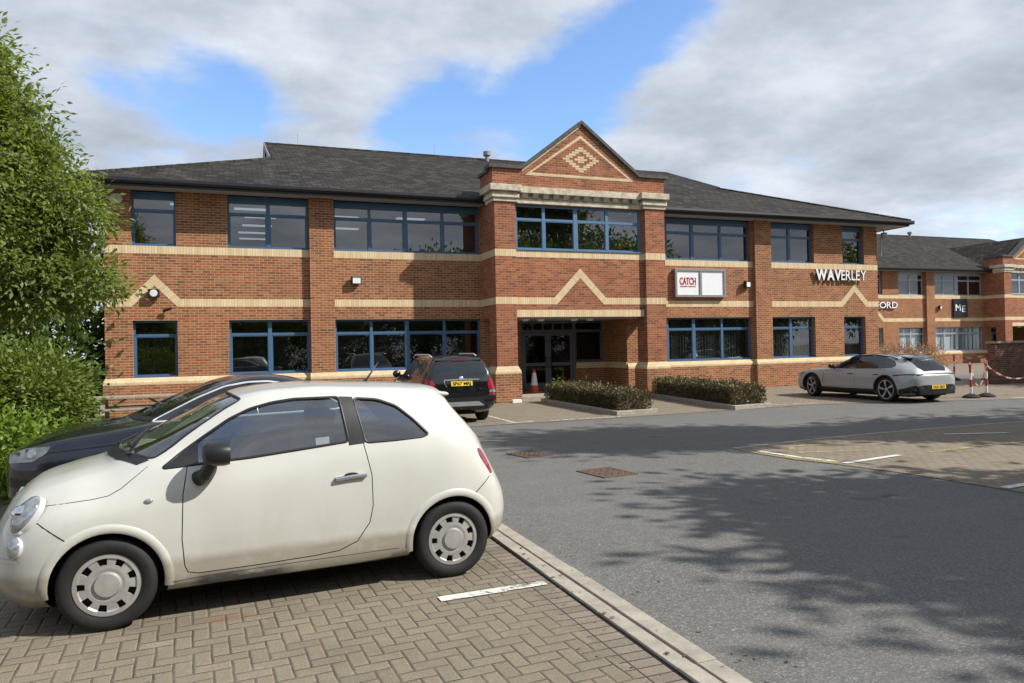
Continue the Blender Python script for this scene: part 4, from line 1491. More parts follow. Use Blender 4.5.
        b = MB(); b.lathe([(0, s * hw * .35), (rr, s * hw * .35), (rr, s * hw * .84)], 40, axis='y')
        b.build('brake_backing', 'dark_void', tyre, fix=False)
        return tyre

    def mark(self, name, pos, normal, r, mat, depth=.012, ry=None, up=(0, 0, 1), parent=None, dome=.0, n=28):
        """round fitting (lamp, emblem) on the body"""
        nrm = Vector(normal).normalized(); u = Vector(up); u = (u - nrm * u.dot(nrm)).normalized(); t = u.cross(nrm)
        ry = ry or r
        mb = MB(); base = 0
        rings = [(1.0, -.03), (1.0, depth * .6), (.93, depth), (.60, depth + dome * .7), (.25, depth + dome * .95)]
        for q, h in rings:
            for k in range(n):
                a = 2 * math.pi * k / n
                mb.v.append(tuple(Vector(pos) + t * r * q * math.cos(a) + u * ry * q * math.sin(a) + nrm * h))
        for i in range(len(rings) - 1):
            for k in range(n):
                k2 = (k + 1) % n
                mb.f.append((i * n + k, i * n + k2, (i + 1) * n + k2, (i + 1) * n + k))
        e = (len(rings) - 1) * n
        mb.f.append(tuple(e + k for k in range(n)))
        return mb.build(name, mat, parent or self.root, smooth=True, autos=50)


def rounded(name, x0, x1, y0, y1, z0, z1, mat, parent, bev=.05, shear=None):
    mb = MB(); mb.box(x0, x1, y0, y1, z0, z1)
    if shear:
        mb.v = [(x + shear * (z - z0), y, z) for x, y, z in mb.v]
    o = mb.build(name, mat, parent, smooth=True, bevel=bev, autos=60)
    return o


def smooth_poly(pts, k=4, closed=True):
    """round a hand-drawn outline with a closed Catmull-Rom"""
    out = []; n = len(pts)
    for i in range(n):
        p0, p1, p2, p3 = (np.array(pts[(i + j - 1) % n], float) for j in range(4))
        if len(pts[i]) > 2: pass
        for q in range(k):
            t = q / k
            out.append(tuple(0.5 * ((2 * p1) + (p2 - p0) * t + (2 * p0 - 5 * p1 + 4 * p2 - p3) * t * t + (3 * p1 - p0 - 3 * p2 + p3) * t ** 3)))
    return out


def densify(pts, step=.08):
    out = []; n = len(pts)
    for i in range(n):
        a, b = pts[i], pts[(i + 1) % n]
        k = max(1, int(math.hypot(b[0] - a[0], b[1] - a[1]) / step))
        out += [(a[0] + (b[0] - a[0]) * q / k, a[1] + (b[1] - a[1]) * q / k) for q in range(k)]
    return out


def round_corners(pts, r=.03, k=4):
    """cut each corner of a polygon by a small arc"""
    out = []; n = len(pts)
    for i in range(n):
        p = np.array(pts[i], float); a = np.array(pts[i - 1], float); b = np.array(pts[(i + 1) % n], float)
        la, lb = np.linalg.norm(a - p), np.linalg.norm(b - p)
        q = min(r, la * .45, lb * .45)
        A = p + (a - p) / la * q; Bp = p + (b - p) / lb * q
        for j in range(k + 1):
            t = j / k
            out.append(tuple((1 - t) ** 2 * A + 2 * t * (1 - t) * p + t * t * Bp))
    return out


def plate(car, y, z, x, text, w=.52, h=.111, tilt=0.0, nrm=1):
    e = MB().box(-.006, .006, -w / 2, w / 2, -h / 2, h / 2).build('number_plate', 'plate_yellow', car.root)
    e.location = (x, y, z); e.rotation_euler = (0, tilt, 0)
    t, tw = text_mesh(text, h * .95, .002, 'sign_black', 'plate_lettering', e, offset=.003)
    # text faces -y by default: turn it to face +x (the rear of the car)
    t.rotation_euler = (0, 0, R(90)); t.scale = (w * .86 / tw, 1, 1)
    t.location = (.0075, -w * .43, -h * .34)
    return e


def hubcap(q, a):
    if a is None:
        return -.012 * q * q + (.012 if q < .40 else 0.0) + (.010 if .82 < q else 0) - (.006 if .40 < q < .46 else 0)
    if not (.655 < q < .88): return False
    t = (a * 9 / (2 * math.pi)) % 1.0
    return abs(t - .5) < .225


def five_spoke(wid=.30, twist=0.0, hub=.24, twin=False):
    def f(q, a):
        if a is None: return -.03 * (1 - q) ** 1.5 if q < 1 else 0
        if q < hub or q > .93: return False
        t = ((a + twist * q) * 5 / (2 * math.pi)) % 1.0
        d = abs(t - .5)
        if twin: return not (.06 < d < .20 - .03 * q)
        return d > wid * .5 * (1.25 - .5 * q)
    return f


# ---------------------------------------------------------------- the white hatchback
def build_white_car():
    P = np.array([
        [(-.60, 0, .20), (-.60, .35, .20), (-.65, .35, .28), (-.665, .35, .42), (-.655, .35, .55), (-.62, .35, .68), (-.57, .33, .78), (-.55, .28, .82), (-.53, .2, .845), (-.52, .1, .855), (-.52, 0, .86)],
        [(-.5, 0, .19), (-.5, .55, .19), (-.56, .60, .27), (-.575, .62, .42), (-.56, .62, .56), (-.515, .60, .70), (-.46, .55, .80), (-.44, .47, .86), (-.43, .34, .90), (-.42, .18, .92), (-.42, 0, .925)],
        [(-.35, 0, .19), (-.35, .66, .19), (-.40, .725, .25), (-.40, .755, .42), (-.385, .76, .58), (-.34, .725, .735), (-.28, .645, .84), (-.26, .55, .905), (-.25, .40, .95), (-.24, .2, .97), (-.24, 0, .975)],
        [(0, 0, .19), (0, .70, .19), (0, .775, .24), (0, .80, .42), (0, .808, .62), (0, .782, .78), (.02, .71, .88), (.03, .62, .95), (.0, .46, .998), (-.04, .23, 1.022), (-.06, 0, 1.027)],
        [(.33, 0, .19), (.33, .71, .19), (.33, .785, .23), (.33, .803, .42), (.33, .81, .62), (.33, .79, .82), (.33, .735, .985), (.27, .665, 1.028), (.12, .50, 1.050), (.03, .25, 1.060), (.0, 0, 1.063)],
        [(.60, 0, .19), (.60, .71, .19), (.60, .785, .22), (.60, .803, .40), (.60, .81, .62), (.60, .792, .84), (.61, .742, 1.00), (.575, .672, 1.125), (.50, .588, 1.205), (.42, .30, 1.252), (.40, 0, 1.262)],
        [(.92, 0, .19), (.92, .71, .19), (.92, .785, .215), (.92, .803, .40), (.92, .812, .62), (.92, .795, .85), (.92, .752, 1.012), (.92, .68, 1.222), (.90, .58, 1.393), (.85, .31, 1.443), (.83, 0, 1.453)],
        [(1.25, 0, .19), (1.25, .71, .19), (1.25, .785, .215), (1.25, .803, .40), (1.25, .812, .62), (1.25, .797, .86), (1.25, .757, 1.03), (1.25, .688, 1.25), (1.24, .58, 1.428), (1.23, .33, 1.486), (1.22, 0, 1.50)],
        [(1.70, 0, .19), (1.70, .71, .19), (1.70, .785, .22), (1.70, .803, .42), (1.70, .813, .62), (1.70, .80, .88), (1.70, .762, 1.055), (1.70, .685, 1.265), (1.70, .575, 1.418), (1.70, .32, 1.476), (1.70, 0, 1.49)],
        [(2.10, 0, .20), (2.10, .71, .20), (2.10, .785, .24), (2.10, .805, .42), (2.10, .816, .62), (2.10, .802, .88), (2.10, .758, 1.072), (2.11, .68, 1.245), (2.13, .568, 1.38), (2.15, .32, 1.447), (2.16, 0, 1.463)],
        [(2.40, 0, .21), (2.40, .70, .20), (2.40, .775, .25), (2.40, .80, .42), (2.41, .81, .61), (2.42, .79, .87), (2.40, .738, 1.06), (2.38, .658, 1.205), (2.36, .548, 1.325), (2.40, .30, 1.402), (2.41, 0, 1.42)],
        [(2.63, 0, .22), (2.63, .65, .20), (2.655, .72, .26), (2.69, .745, .42), (2.685, .748, .60), (2.64, .72, .81), (2.575, .66, 1.0), (2.53, .59, 1.13), (2.48, .48, 1.235), (2.47, .28, 1.29), (2.47, 0, 1.31)],
        [(2.76, 0, .25), (2.76, .5, .22), (2.81, .56, .28), (2.845, .58, .42), (2.835, .575, .58), (2.77, .56, .75), (2.695, .52, .92), (2.67, .46, 1.02), (2.61, .36, 1.11), (2.58, .2, 1.15), (2.57, 0, 1.17)],
        [(2.80, 0, .26), (2.80, .3, .25), (2.855, .33, .3), (2.885, .34, .42), (2.875, .34, .56), (2.82, .33, .72), (2.755, .3, .86), (2.73, .26, .94), (2.69, .2, 1.0), (2.67, .1, 1.03), (2.66, 0, 1.04)],
    ], float)
    A = Vector((-.78, 5.26)); th = R(3.93)
    n = Vector((-math.sin(th), math.cos(th)))
    c0 = A + n * .80
    car = Car('parked_car', 'small dirty white three-door hatchback with domed roof, nearest car in the paved bay', (c0.x, c0.y, 0.004), th, P, 'paint_cream', .045, .045)
    # cabin hollow
    cab = []
    for (x, yb, zb_, yr, zr, zt) in ((.24, .66, 1.00, .50, 1.005, 1.01), (.60, .69, 1.0, .535, 1.165, 1.215), (.92, .705, 1.0, .535, 1.35, 1.405), (1.25, .71, 1.0, .54, 1.385, 1.455), (1.7, .715, 1.0, .535, 1.375, 1.445), (2.1, .71, 1.0, .53, 1.335, 1.405), (2.36, .68, 1.0, .50, 1.26, 1.335)):
        cab.append([(x, 0, .40), (x, .64, .40), (x, .70, .5), (x, yb, .8), (x, yb, zb_), (x - (.05 if x < 1 else 0), (yb + yr) / 2 + .02, (zb_ + zr) / 2 + .01), (x - (.09 if x < 1 else 0), yr, zr), (x - (.13 if x < 1 else 0), yr * .55, zr + (zt - zr) * .8), (x - (.15 if x < 1 else 0), 0, zt)])
    Pc = np.array(cab, float)
    Qc = upsample(upsample(Pc, .12).transpose(1, 0, 2).copy(), .12).transpose(1, 0, 2)
    ns, nl, _ = Qc.shape; mb = MB(); m_ = 2 * nl - 2
    for i in range(ns):
        ring = [Qc[i, j] for j in range(nl)] + [Qc[i, j] * (1, -1, 1) for j in range(nl - 2, 0, -1)]
        mb.v += [tuple(p) for p in ring]
    for i in range(ns - 1):
        for k in range(m_): mb.f.append((i * m_ + k, i * m_ + (k + 1) % m_, (i + 1) * m_ + (k + 1) % m_, (i + 1) * m_ + k))
    mb.f.append(tuple(range(m_))); mb.f.append(tuple((ns - 1) * m_ + k for k in range(m_)))
    car.cut_mesh(mb)
    # windows
    door_w = round_corners([(.335, .992), (.45, 1.078), (.60, 1.18), (.76, 1.285), (.90, 1.348), (1.05, 1.385), (1.20, 1.402), (1.52, 1.402), (1.56, 1.085), (1.24, 1.055), (.88, 1.022)], .03)
    quarter = round_corners([(1.625, 1.388), (1.80, 1.372), (1.94, 1.318), (2.06, 1.215), (2.165, 1.10), (2.12, 1.082), (1.90, 1.072), (1.68, 1.068)], .035)
    for w in (door_w, quarter):
        car.cut_mesh(MB().prism(w, -1.2, 1.2, 'y'), 0)
    # windscreen: frame on the sloping plane
    C0 = Vector((.0, 0, 1.063)); ev = Vector((.83, 0, .39)).normalized(); nv = Vector((-ev.z, 0, ev.x))
    ws = round_corners([(-.64, .245), (-.46, .125), (-.2, .06), (0, .05), (.2, .06), (.46, .125), (.64, .245), (.59, .56), (.525, .915), (.25, .885), (0, .875), (-.25, .885), (-.525, .915), (-.59, .56)], .04)
    def wsp(y, t, h): return C0 + ev * t + nv * h + Vector((0, y, 0))
    mb = MB(); k = len(ws)
    mb.v = [tuple(wsp(y, t, .16)) for y, t in ws] + [tuple(wsp(y, t, -.13)) for y, t in ws]
    mb.f = [tuple(range(k)), tuple(range(2 * k - 1, k - 1, -1))] + [(i, (i + 1) % k, k + (i + 1) % k, k + i) for i in range(k)]
    car.cut_mesh(mb, 0)
    car.arch(0.02, .295, .352); car.arch(2.335, .295, .352)
    car.apply_cuts()
    wsf = car.proj(lambda y, t: wsp(y, t, 1.0), -nv)
    car.panel('windscreen', densify(ws), wsf, -.008, 'car_glass')
    car.ribbon('windscreen_seal', ws, wsf, .022, .0, 'black_plastic', closed=True, raise_=.003)
    for s in (-1, 1):
        sf = car.sidef(s)
        car.panel('side_window', densify(door_w), sf, -.010, 'car_glass')
        car.panel('quarter_window', densify(quarter), sf, -.010, 'car_glass')
        car.ribbon('window_seal', door_w, sf, .020, .0, 'black_plastic', closed=True, raise_=.004)
        car.ribbon('window_seal', quarter, sf, .020, .0, 'black_plastic', closed=True, raise_=.004)
        # black pillar trim and mirror corner
        car.panel('pillar_trim', [(1.525, 1.402), (1.62, 1.395), (1.675, 1.066), (1.562, 1.058)], sf, .003, 'black_plastic')
        car.panel('mirror_corner', [(.345, .994), (.47, 1.085), (.555, 1.142), (.56, .998)], sf, .002, 'black_plastic')
        # shut lines
        door = [(.515, 1.10), (.492, 1.0), (.462, .82), (.452, .53), (.466, .36), (.485, .315), (.55, .300), (.93, .302), (1.30, .312), (1.47, .325), (1.60, .375), (1.69, .50), (1.715, .62), (1.712, .84), (1.665, 1.065)]
        car.ribbon('door_gap', door, sf, .008, -.001, 'dark_void', raise_=.0018)
        car.ribbon('sill_gap', [(.375, .262), (.60, .275), (1.2, .283), (1.9, .285)], sf, .006, -.001, 'black_plastic', raise_=.0015)
        hood = [(-.365, .80), (-.27, .812), (-.17, .822), (-.06, .832), (.03, .848), (.10, .885), (.20, .965), (.255, 1.008)]
        car.ribbon('bonnet_gap', hood, sf, .007, -.001, 'dark_void', raise_=.0016)
        car.ribbon('bumper_gap', [(-.36, .715), (-.29, .665), (-.205, .60)], sf, .007, .001, 'dark_void', raise_=.0016)
        car.ribbon('bumper_gap', [(2.515, .625), (2.58, .675), (2.66, .735)], sf, .007, .001, 'dark_void', raise_=.0016)
        # wheel arch lips
        for xa in (.02, 2.335):
            arc = [(xa + .357 * math.cos(R(a)), .295 + .357 * math.sin(R(a))) for a in range(-8, 189, 7)]
            car.ribbon('arch_lip', arc, sf, .060, -.002, 'paint_cream', raise_=.008)
        # handle
        hb = car.panel('door_handle', round_corners([(1.455, .815), (1.455, .845), (1.66, .855), (1.665, .828)], .012), sf, .022, 'chrome', sub=1)
        md = car.ribbon('handle_bar', [(1.45, .828), (1.56, .838), (1.67, .842)], sf, .030, .018, 'chrome', parent=hb, raise_=.012)
        car.mark('handle_cup', car.side(1.565, .852, s)[0] + Vector((0, s * .004, 0)), (0, s, .05), .05, 'black_plastic', .001, .016, parent=hb)
        # repeater and lamps
        p, nn = car.side(.26, .80, s); car.mark('indicator', p, nn, .026, 'clear_lens', .008, .016, dome=.006)
        p, nn = car.side(-.425, .755, s)
        hl = car.mark('headlight', p, nn + Vector((-.42, 0, .10)), .096, 'clear_lens', .028, .125, up=(.35, 0, 1), dome=.03)
        car.mark('headlight_ring', p + nn * .002, nn + Vector((-.42, 0, .10)), .101, 'silver_trim', .010, .130, up=(.35, 0, 1), parent=hl)
        car.mark('reflector', p + nn * .012 + Vector((-.012, 0, 0)), nn + Vector((-.42, 0, .10)), .050, 'chrome', .028, .06, up=(.35, 0, 1), parent=hl, dome=.04)
        p, nn = car.side(-.485, .57, s)
        fl = car.mark('fog_lamp', p, nn + Vector((-.3, 0, 0)), .055, 'clear_lens', .016, .062, dome=.02)
        car.mark('fog_ring', p, nn + Vector((-.3, 0, 0)), .060, 'silver_trim', .005, .067, parent=fl)
        car.panel('bumper_strip', [(-.58, .478), (-.58, .502), (-.47, .502), (-.455, .49), (-.47, .478)], sf, .008, 'paint_cream')
        tl = car.panel('taillight', round_corners([(2.575, .955), (2.61, .945), (2.665, .85), (2.70, .755), (2.68, .748), (2.635, .82), (2.59, .89)], .02), sf, .006, 'red_lens')
        # mirror
        st = MB(); st.tube([(.555, s * .785, .915), (.60, s * .83, .945), (.625, s * .865, 1.00), (.64, s * .88, 1.05)], [.052, .046, .042, .05], 14)
        mir = st.build('door_mirror', 'black_plastic', car.root, smooth=True)
        hd = MB(); hd.lathe([(0, -.085), (.05, -.08), (.075, -.06), (.088, -.02), (.09, .03), (.082, .06), (.0, .062)], 24, (0, 0, 0), 'x')
        hd.v = [(.675 + x * 1.15 + .2 * abs(z) * 0, s * (.895 + y * 1.15), 1.075 + z * .80 + (.02 if z > 0 else 0)) for x, y, z in hd.v]
        hd.build('mirror_shell', 'black_plastic', mir, smooth=True, autos=60)
    # wheels
    for x in (.02, 2.335):
        for s in (-1, 1):
            car.wheel(x, s, .2915, .175, .795, .197, hubcap, R(-2) if x < 1 else 0, 'hubcap_silver')
    # cowl, wipers, aerial, rear glass
    car.panel('cowl', [(-.63, .15), (-.44, .04), (-.2, -.015), (0, -.025), (.2, -.015), (.44, .04), (.63, .15), (.64, .23), (.46, .115), (.2, .05), (0, .04), (-.2, .05), (-.46, .115), (-.64, .23)], wsf, .004, 'black_plastic')
    for a, b, c in (((.13, -.50, 1.075), (.20, -.12, 1.155), (.24, .12, 1.18)), ((.04, .10, 1.09), (.16, .40, 1.12), (.22, .5, 1.13))):
        wpr = MB(); wpr.bar(a, b, .018, .012); wpr.bar((b[0] - .06, b[1] - .3, b[2] - .035), c, .014, .02)
        wpr.build('wiper', 'black_plastic', car.root)
    an = MB(); an.tube([(1.86, 0, 1.475), (1.88, 0, 1.50), (1.98, 0, 1.64)], [.02, .009, .005], 8)
    an.build('aerial', 'black_plastic', car.root, smooth=True)
    rf = car.proj(lambda y, z: (4, y, z + 1.2), (-.8, 0, -.6))
    rg = car.rearf()
    car.panel('rear_window', round_corners([(-.46, 1.235), (.46, 1.235), (.50, 1.10), (.46, 1.02), (-.46, 1.02), (-.50, 1.10)], .04), rg, .003, 'car_glass_dark')
    # spoiler lip
    sp = MB()
    sp.prism([(2.30, 1.40), (2.42, 1.392), (2.445, 1.372), (2.42, 1.362), (2.30, 1.372)], -.46, .46, 'y')
    sp.build('roof_spoiler', 'paint_cream', car.root, bevel=.012, smooth=True, autos=50)
    plate(car, 0, .60, 2.885, 'LB59', tilt=R(-8))
    car.mark('badge', (-.56, 0, .80), (-1, 0, .4), .045, 'chrome', .01)
    # underside and interior
    MB().box(-.30, 2.60, -.60, .60, .16, .20).build('underbody', 'dark_void', car.root)
    for s in (-1, 1):
        st = rounded('front_seat', .86, 1.34, s * .36 - .23, s * .36 + .23, .45, .66, 'seat_cloth', car.root, .05)
        rounded('seat_back', 1.26, 1.40, s * .36 - .22, s * .36 + .22, .60, 1.12, 'seat_cloth', st, .05, .22)
        rounded('headrest', 1.42, 1.51, s * .36 - .12, s * .36 + .12, 1.13, 1.30, 'seat_cloth', st, .04, .15)
    rs = rounded('rear_seat', 1.80, 2.2, -.55, .55, .48, .72, 'seat_cloth', car.root, .05)
    rounded('seat_back', 2.12, 2.22, -.55, .55, .68, 1.10, 'seat_cloth', rs, .04, .2)
    for s in (-1, 1): rounded('headrest', 2.23, 2.30, s * .3 - .1, s * .3 + .1, 1.08, 1.20, 'seat_cloth', rs, .03)
    db = rounded('dashboard', .28, .62, -.64, .64, .72, 1.0, 'dash_plastic', car.root, .06)
    sw = MB()
    sw.lathe([(.17 + .014 * math.cos(a), .014 * math.sin(a)) for a in np.linspace(0, 2 * math.pi, 9)[:-1]], 28, (0, 0, 0), 'x', closed=True)
    sw.bar((0, -.16, 0), (0, .16, 0), .03, .015); sw.bar((0, 0, 0), (0, 0, -.16), .03, .015)
    o = sw.build('steering_wheel', 'black_plastic', car.root, smooth=True)
    o.location = (.80, .36, .93); o.rotation_euler = (0, R(25), 0)
    rv = rounded('interior_mirror', .74, .77, -.11, .11, 1.30, 1.36, 'black_plastic', car.root, .012)
    # parking label in the side window
    car.panel('window_sticker', [(1.33, 1.075), (1.33, 1.125), (1.425, 1.13), (1.425, 1.08)], car.sidef(-1), -.008, 'lead', sub=0)
    return car


WHITE = build_white_car()


# ---------------------------------------------------------------- the dark estate behind it
def build_estate():
    rows = [(-.95, .27, .40, .48, .45, .66, .42, .69, .30, .71, .02, .04),
            (-.86, .22, .70, .48, .72, .73, .66, .765, .48, .785, .03, .05),
            (-.62, .19, .81, .5, .865, .80, .79, .85, .60, .885, .02, .04),
            (0, .19, .86, .55, .915, .885, .83, .95, .62, .985, 0, .02),
            (.46, .19, .87, .58, .92, .945, .84, 1.0, .66, 1.035, -.06, -.26),
            (.93, .19, .87, .58, .92, .965, .845, 1.22, .67, 1.27, .0, -.18),
            (1.38, .19, .87, .58, .92, .975, .845, 1.375, .61, 1.435, .0, -.12),
            (1.68, .19, .87, .58, .92, .985, .85, 1.39, .60, 1.445, 0, -.02),
            (2.0, .19, .87, .58, .92, .99, .845, 1.335, .59, 1.395, 0, 0),
            (2.45, .20, .87, .58, .915, 1.0, .825, 1.15, .60, 1.21, .0, .0),
            (2.85, .22, .85, .58, .90, .985, .80, 1.01, .64, 1.04, .0, .0),
            (3.40, .26, .80, .56, .85, .96, .76, .99, .60, 1.01, .0, .0),
            (3.52, .30, .60, .5, .66, .85, .60, .93, .45, .95, .0, .0),
            (3.55, .33, .40, .5, .42, .80, .40, .86, .30, .88, .0, .0)]
    car = Car('parked_car', 'dark navy saloon car with chrome window line, parked between the white car and bushes', (-1.30, 9.55, .03), R(3.0), stations_from_params(rows), 'paint_navy', .07, .06)
    car.arch(0, .335, .375); car.arch(2.7, .335, .375)
    car.apply_cuts()
    glass = round_corners([(.42, .985), (.62, 1.085), (.90, 1.225), (1.18, 1.335), (1.42, 1.372), (1.65, 1.375), (1.95, 1.32), (2.3, 1.17), (2.5, 1.06), (2.4, 1.03), (1.6, 1.015), (.9, .998)], .05)
    for s in (-1, 1):
        sf = car.sidef(s)
        car.panel('side_window', densify(glass), sf, .003, 'car_glass_dark')
        car.ribbon('chrome_line', glass, sf, .028, .002, 'silver_trim', closed=True, raise_=.006)
        for x in (1.50, 2.14):
            car.ribbon('pillar_trim', [(x, 1.01), (x - .06, 1.20 if x > 2 else 1.36)], sf, .07, .003, 'black_gloss', raise_=.003)
        door = [(.62, .985), (.58, .85), (.57, .5), (.60, .33), (1.0, .30), (1.58, .30), (1.60, .6), (1.58, 1.0)]
        car.ribbon('door_gap', door, sf, .008, -.001, 'dark_void', raise_=.0018)
        car.ribbon('waist_crease', [(-.55, .74), (.3, .80), (1.5, .84), (2.9, .87)], sf, .03, -.004, 'paint_navy', raise_=.006)
        car.panel('headlight', round_corners([(-.875, .64), (-.86, .735), (-.70, .785), (-.48, .80), (-.52, .735), (-.64, .655)], .02), sf, .006, 'smoked_lens')
        p, nn = car.side(-.66, .73, s); car.mark('headlight_lens', p + nn * .004, nn, .05, 'clear_lens', .006, .045)
        car.panel('fog_lamp', round_corners([(-.80, .30), (-.80, .36), (-.63, .36), (-.64, .31)], .02), sf, .005, 'clear_lens')
        car.panel('bumper_intake', [(-.86, .40), (-.86, .50), (-.68, .47), (-.66, .40)], sf, .003, 'black_plastic')
        car.ribbon('bumper_gap', [(-.50, .73), (-.42, .62), (-.36, .50)], sf, .006, -.001, 'dark_void', raise_=.0016)
        car.panel('door_handle', round_corners([(1.28, .835), (1.28, .865), (1.50, .875), (1.50, .845)], .012), sf, .02, 'paint_navy', sub=1)
        hd = MB(); hd.lathe([(0, -.08), (.05, -.075), (.075, -.05), (.085, 0), (.082, .05), (.0, .052)], 20, (0, 0, 0), 'x')
        hd.v = [(.80 + x, s * (1.00 + y * 1.25), 1.05 + z * .85) for x, y, z in hd.v]
        hd.tube([(.80, s * .86, 1.0), (.80, s * .96, 1.03)], .03, 8)
        hd.build('door_mirror', 'paint_navy', car.root, smooth=True)
        car.panel('taillight', round_corners([(3.25, .74), (3.25, .90), (3.42, .89), (3.43, .76)], .02), sf, .006, 'red_lens')
    C0 = Vector((.22, 0, 1.035)); ev = Vector((1.0, 0, .40)).normalized(); nv = Vector((-ev.z, 0, ev.x))
    ws = round_corners([(-.70, .28), (-.4, .10), (0, .04), (.4, .10), (.70, .28), (.58, .98), (0, .93), (-.58, .98)], .05)
    wsf = car.proj(lambda y, t: C0 + ev * t + nv + Vector((0, y, 0)), -nv)
    car.panel('windscreen', densify(ws), wsf, .003, 'car_glass_dark')
    car.panel('cowl', [(-.70, .27), (-.4, .085), (0, .025), (.4, .085), (.70, .27), (.68, .14), (.4, -.01), (0, -.06), (-.4, -.01), (-.68, .14)], wsf, .004, 'black_plastic')
    for a, b in (((.42, -.55, 1.075), (.62, .05, 1.175)), ((.36, .0, 1.07), (.6, .55, 1.14))):
        MB().bar(a, b, .02, .02).build('wiper', 'black_plastic', car.root)
    ff = car.frontf()
    gr = car.panel('grille', round_corners([(-.28, .70), (.28, .70), (.30, .55), (.22, .28), (-.22, .28), (-.30, .55)], .03), ff, .004, 'black_gloss')
    rg = car.rearf()
    car.panel('rear_window', round_corners([(-.55, 1.33), (.55, 1.33), (.60, 1.12), (-.60, 1.12)], .05), rg, .003, 'car_glass_dark')
    for x in (0, 2.7):
        for s in (-1, 1): car.wheel(x, s, .33, .225, .905, .225, five_spoke(.30, .0, .2), 0)
    MB().box(-.6, 3.3, -.7, .7, .16, .20).build('underbody', 'dark_void', car.root)


build_estate()


# ---------------------------------------------------------------- black compact off-roader by the entrance
def build_suv():
    rows = [(-.87, .32, .4, .55, .45, .78, .42, .85, .3, .88, .03, .05),
            (-.70, .26, .7, .55, .76, .88, .68, .95, .5, .98, .02, .04),
            (0, .24, .81, .6, .88, 1.0, .80, 1.06, .6, 1.09, 0, 0),
            (.45, .24, .82, .6, .88, 1.06, .81, 1.12, .62, 1.16, -.05, -.15),
            (.85, .24, .82, .6, .88, 1.08, .81, 1.36, .64, 1.42, 0, -.12),
            (1.2, .24, .82, .6, .88, 1.09, .81, 1.53, .585, 1.60, 0, -.1),
            (1.8, .24, .82, .6, .88, 1.11, .81, 1.56, .575, 1.64, 0, 0),
            (2.5, .24, .82, .6, .885, 1.13, .80, 1.54, .565, 1.63, 0, 0),
            (2.95, .25, .82, .65, .885, 1.14, .80, 1.52, .60, 1.605, .05, .10),
            (3.20, .28, .82, .66, .88, 1.12, .79, 1.42, .635, 1.515, .0, -.03),
            (3.32, .32, .80, .64, .865, 1.06, .775, 1.20, .69, 1.25, .02, .02),
            (3.40, .36, .76, .58, .83, .95, .75, 1.04, .66, 1.07, .0, .0),
            (3.43, .40, .66, .55, .72, .90, .66, .98, .57, 1.0, .0, .0)]
    L = (4.87, 19.50, .004)
    car = Car('parked_car', 'black compact off-roader with a yellow rear plate, parked left of the entrance', L, R(-90), stations_from_params(rows), 'paint_black', .06, .05)
    car.arch(0, .35, .385); car.arch(2.555, .35, .385)
    car.apply_cuts()
    glass = round_corners([(.55, 1.10), (.80, 1.30), (1.05, 1.44), (1.3, 1.505), (1.9, 1.525), (2.5, 1.505), (2.85, 1.44), (2.95, 1.30), (2.75, 1.17), (2.0, 1.145), (1.2, 1.12)], .05)
    for s in (-1, 1):
        sf = car.sidef(s)
        car.panel('side_window', densify(glass), sf, .003, 'car_glass_dark')
        for x in (1.45, 2.35): car.ribbon('pillar_trim', [(x, 1.13), (x - .04, 1.52)], sf, .07, .003, 'black_gloss', raise_=.003)
        car.ribbon('sill_cladding', [(.4, .34), (1.3, .33), (2.15, .34)], sf, .14, .004, 'black_plastic', raise_=.008)
        for xa in (0, 2.555):
            arc = [(xa + .41 * math.cos(R(a)), .35 + .41 * math.sin(R(a))) for a in range(-5, 186, 8)]
            car.ribbon('arch_cladding', arc, sf, .06, .0, 'black_plastic', raise_=.014)
        car.ribbon('door_gap', [(1.42, 1.12), (1.44, .7), (1.40, .42)], sf, .008, -.001, 'dark_void', raise_=.0018)
        car.panel('door_handle', round_corners([(2.02, .93), (2.02, .96), (2.22, .965), (2.22, .935)], .012), sf, .02, 'paint_black', sub=1)
        rz = car.rearf()
        S = lambda pts: round_corners([(s * y, z) for y, z in pts], .03)
        tl = car.panel('taillight', S([(.66, .80), (.64, .93), (.70, 1.06), (.775, 1.10), (.845, 1.02), (.852, .90), (.85, .80)]), rz, .010, 'red_lens')
        car.panel('taillight_side', round_corners([(3.12, .88), (3.11, 1.02), (3.17, 1.10), (3.30, 1.06), (3.36, .95), (3.36, .84)], .03), sf, .010, 'red_lens', parent=tl)
        car.panel('reverse_lamp', S([(.68, .715), (.67, .79), (.845, .79), (.85, .72)]), rz, .013, 'clear_lens', parent=tl)
        car.panel('reflector', S([(.66, .655), (.67, .70), (.85, .70), (.85, .655)]), rz, .008, 'red_lens')
        rl = MB(); rl.tube([(1.15, s * .60, 1.56), (1.3, s * .59, 1.635), (2.6, s * .575, 1.635), (2.9, s * .56, 1.57)], .02, 8)
        rl.build('roof_rail', 'silver_trim', car.root, smooth=True)
        hd = MB(); hd.lathe([(0, -.08), (.06, -.075), (.085, -.05), (.095, 0), (.09, .05), (.0, .052)], 20, (0, 0, 0), 'x')
        hd.v = [(.72 + x, s * (.975 + y * 1.1), 1.14 + z * 1.0) for x, y, z in hd.v]
        hd.tube([(.74, s * .82, 1.08), (.74, s * .93, 1.10)], .035, 8)
        hd.build('door_mirror', 'paint_black', car.root, smooth=True)
        car.panel('headlight', round_corners([(-.74, .78), (-.70, .92), (-.45, .98), (-.5, .84)], .03), sf, .006, 'clear_lens')
    rg = car.rearf()
    rw = car.panel('rear_window', round_corners([(-.585, 1.415), (.585, 1.415), (.685, 1.19), (.63, 1.15), (-.63, 1.15), (-.685, 1.19)], .05), rg, .003, 'car_glass_dark')
    sp = MB(); sp.prism([(2.9, 1.60), (3.12, 1.555), (3.20, 1.50), (3.17, 1.485), (3.0, 1.53)], -.57, .57, 'y')
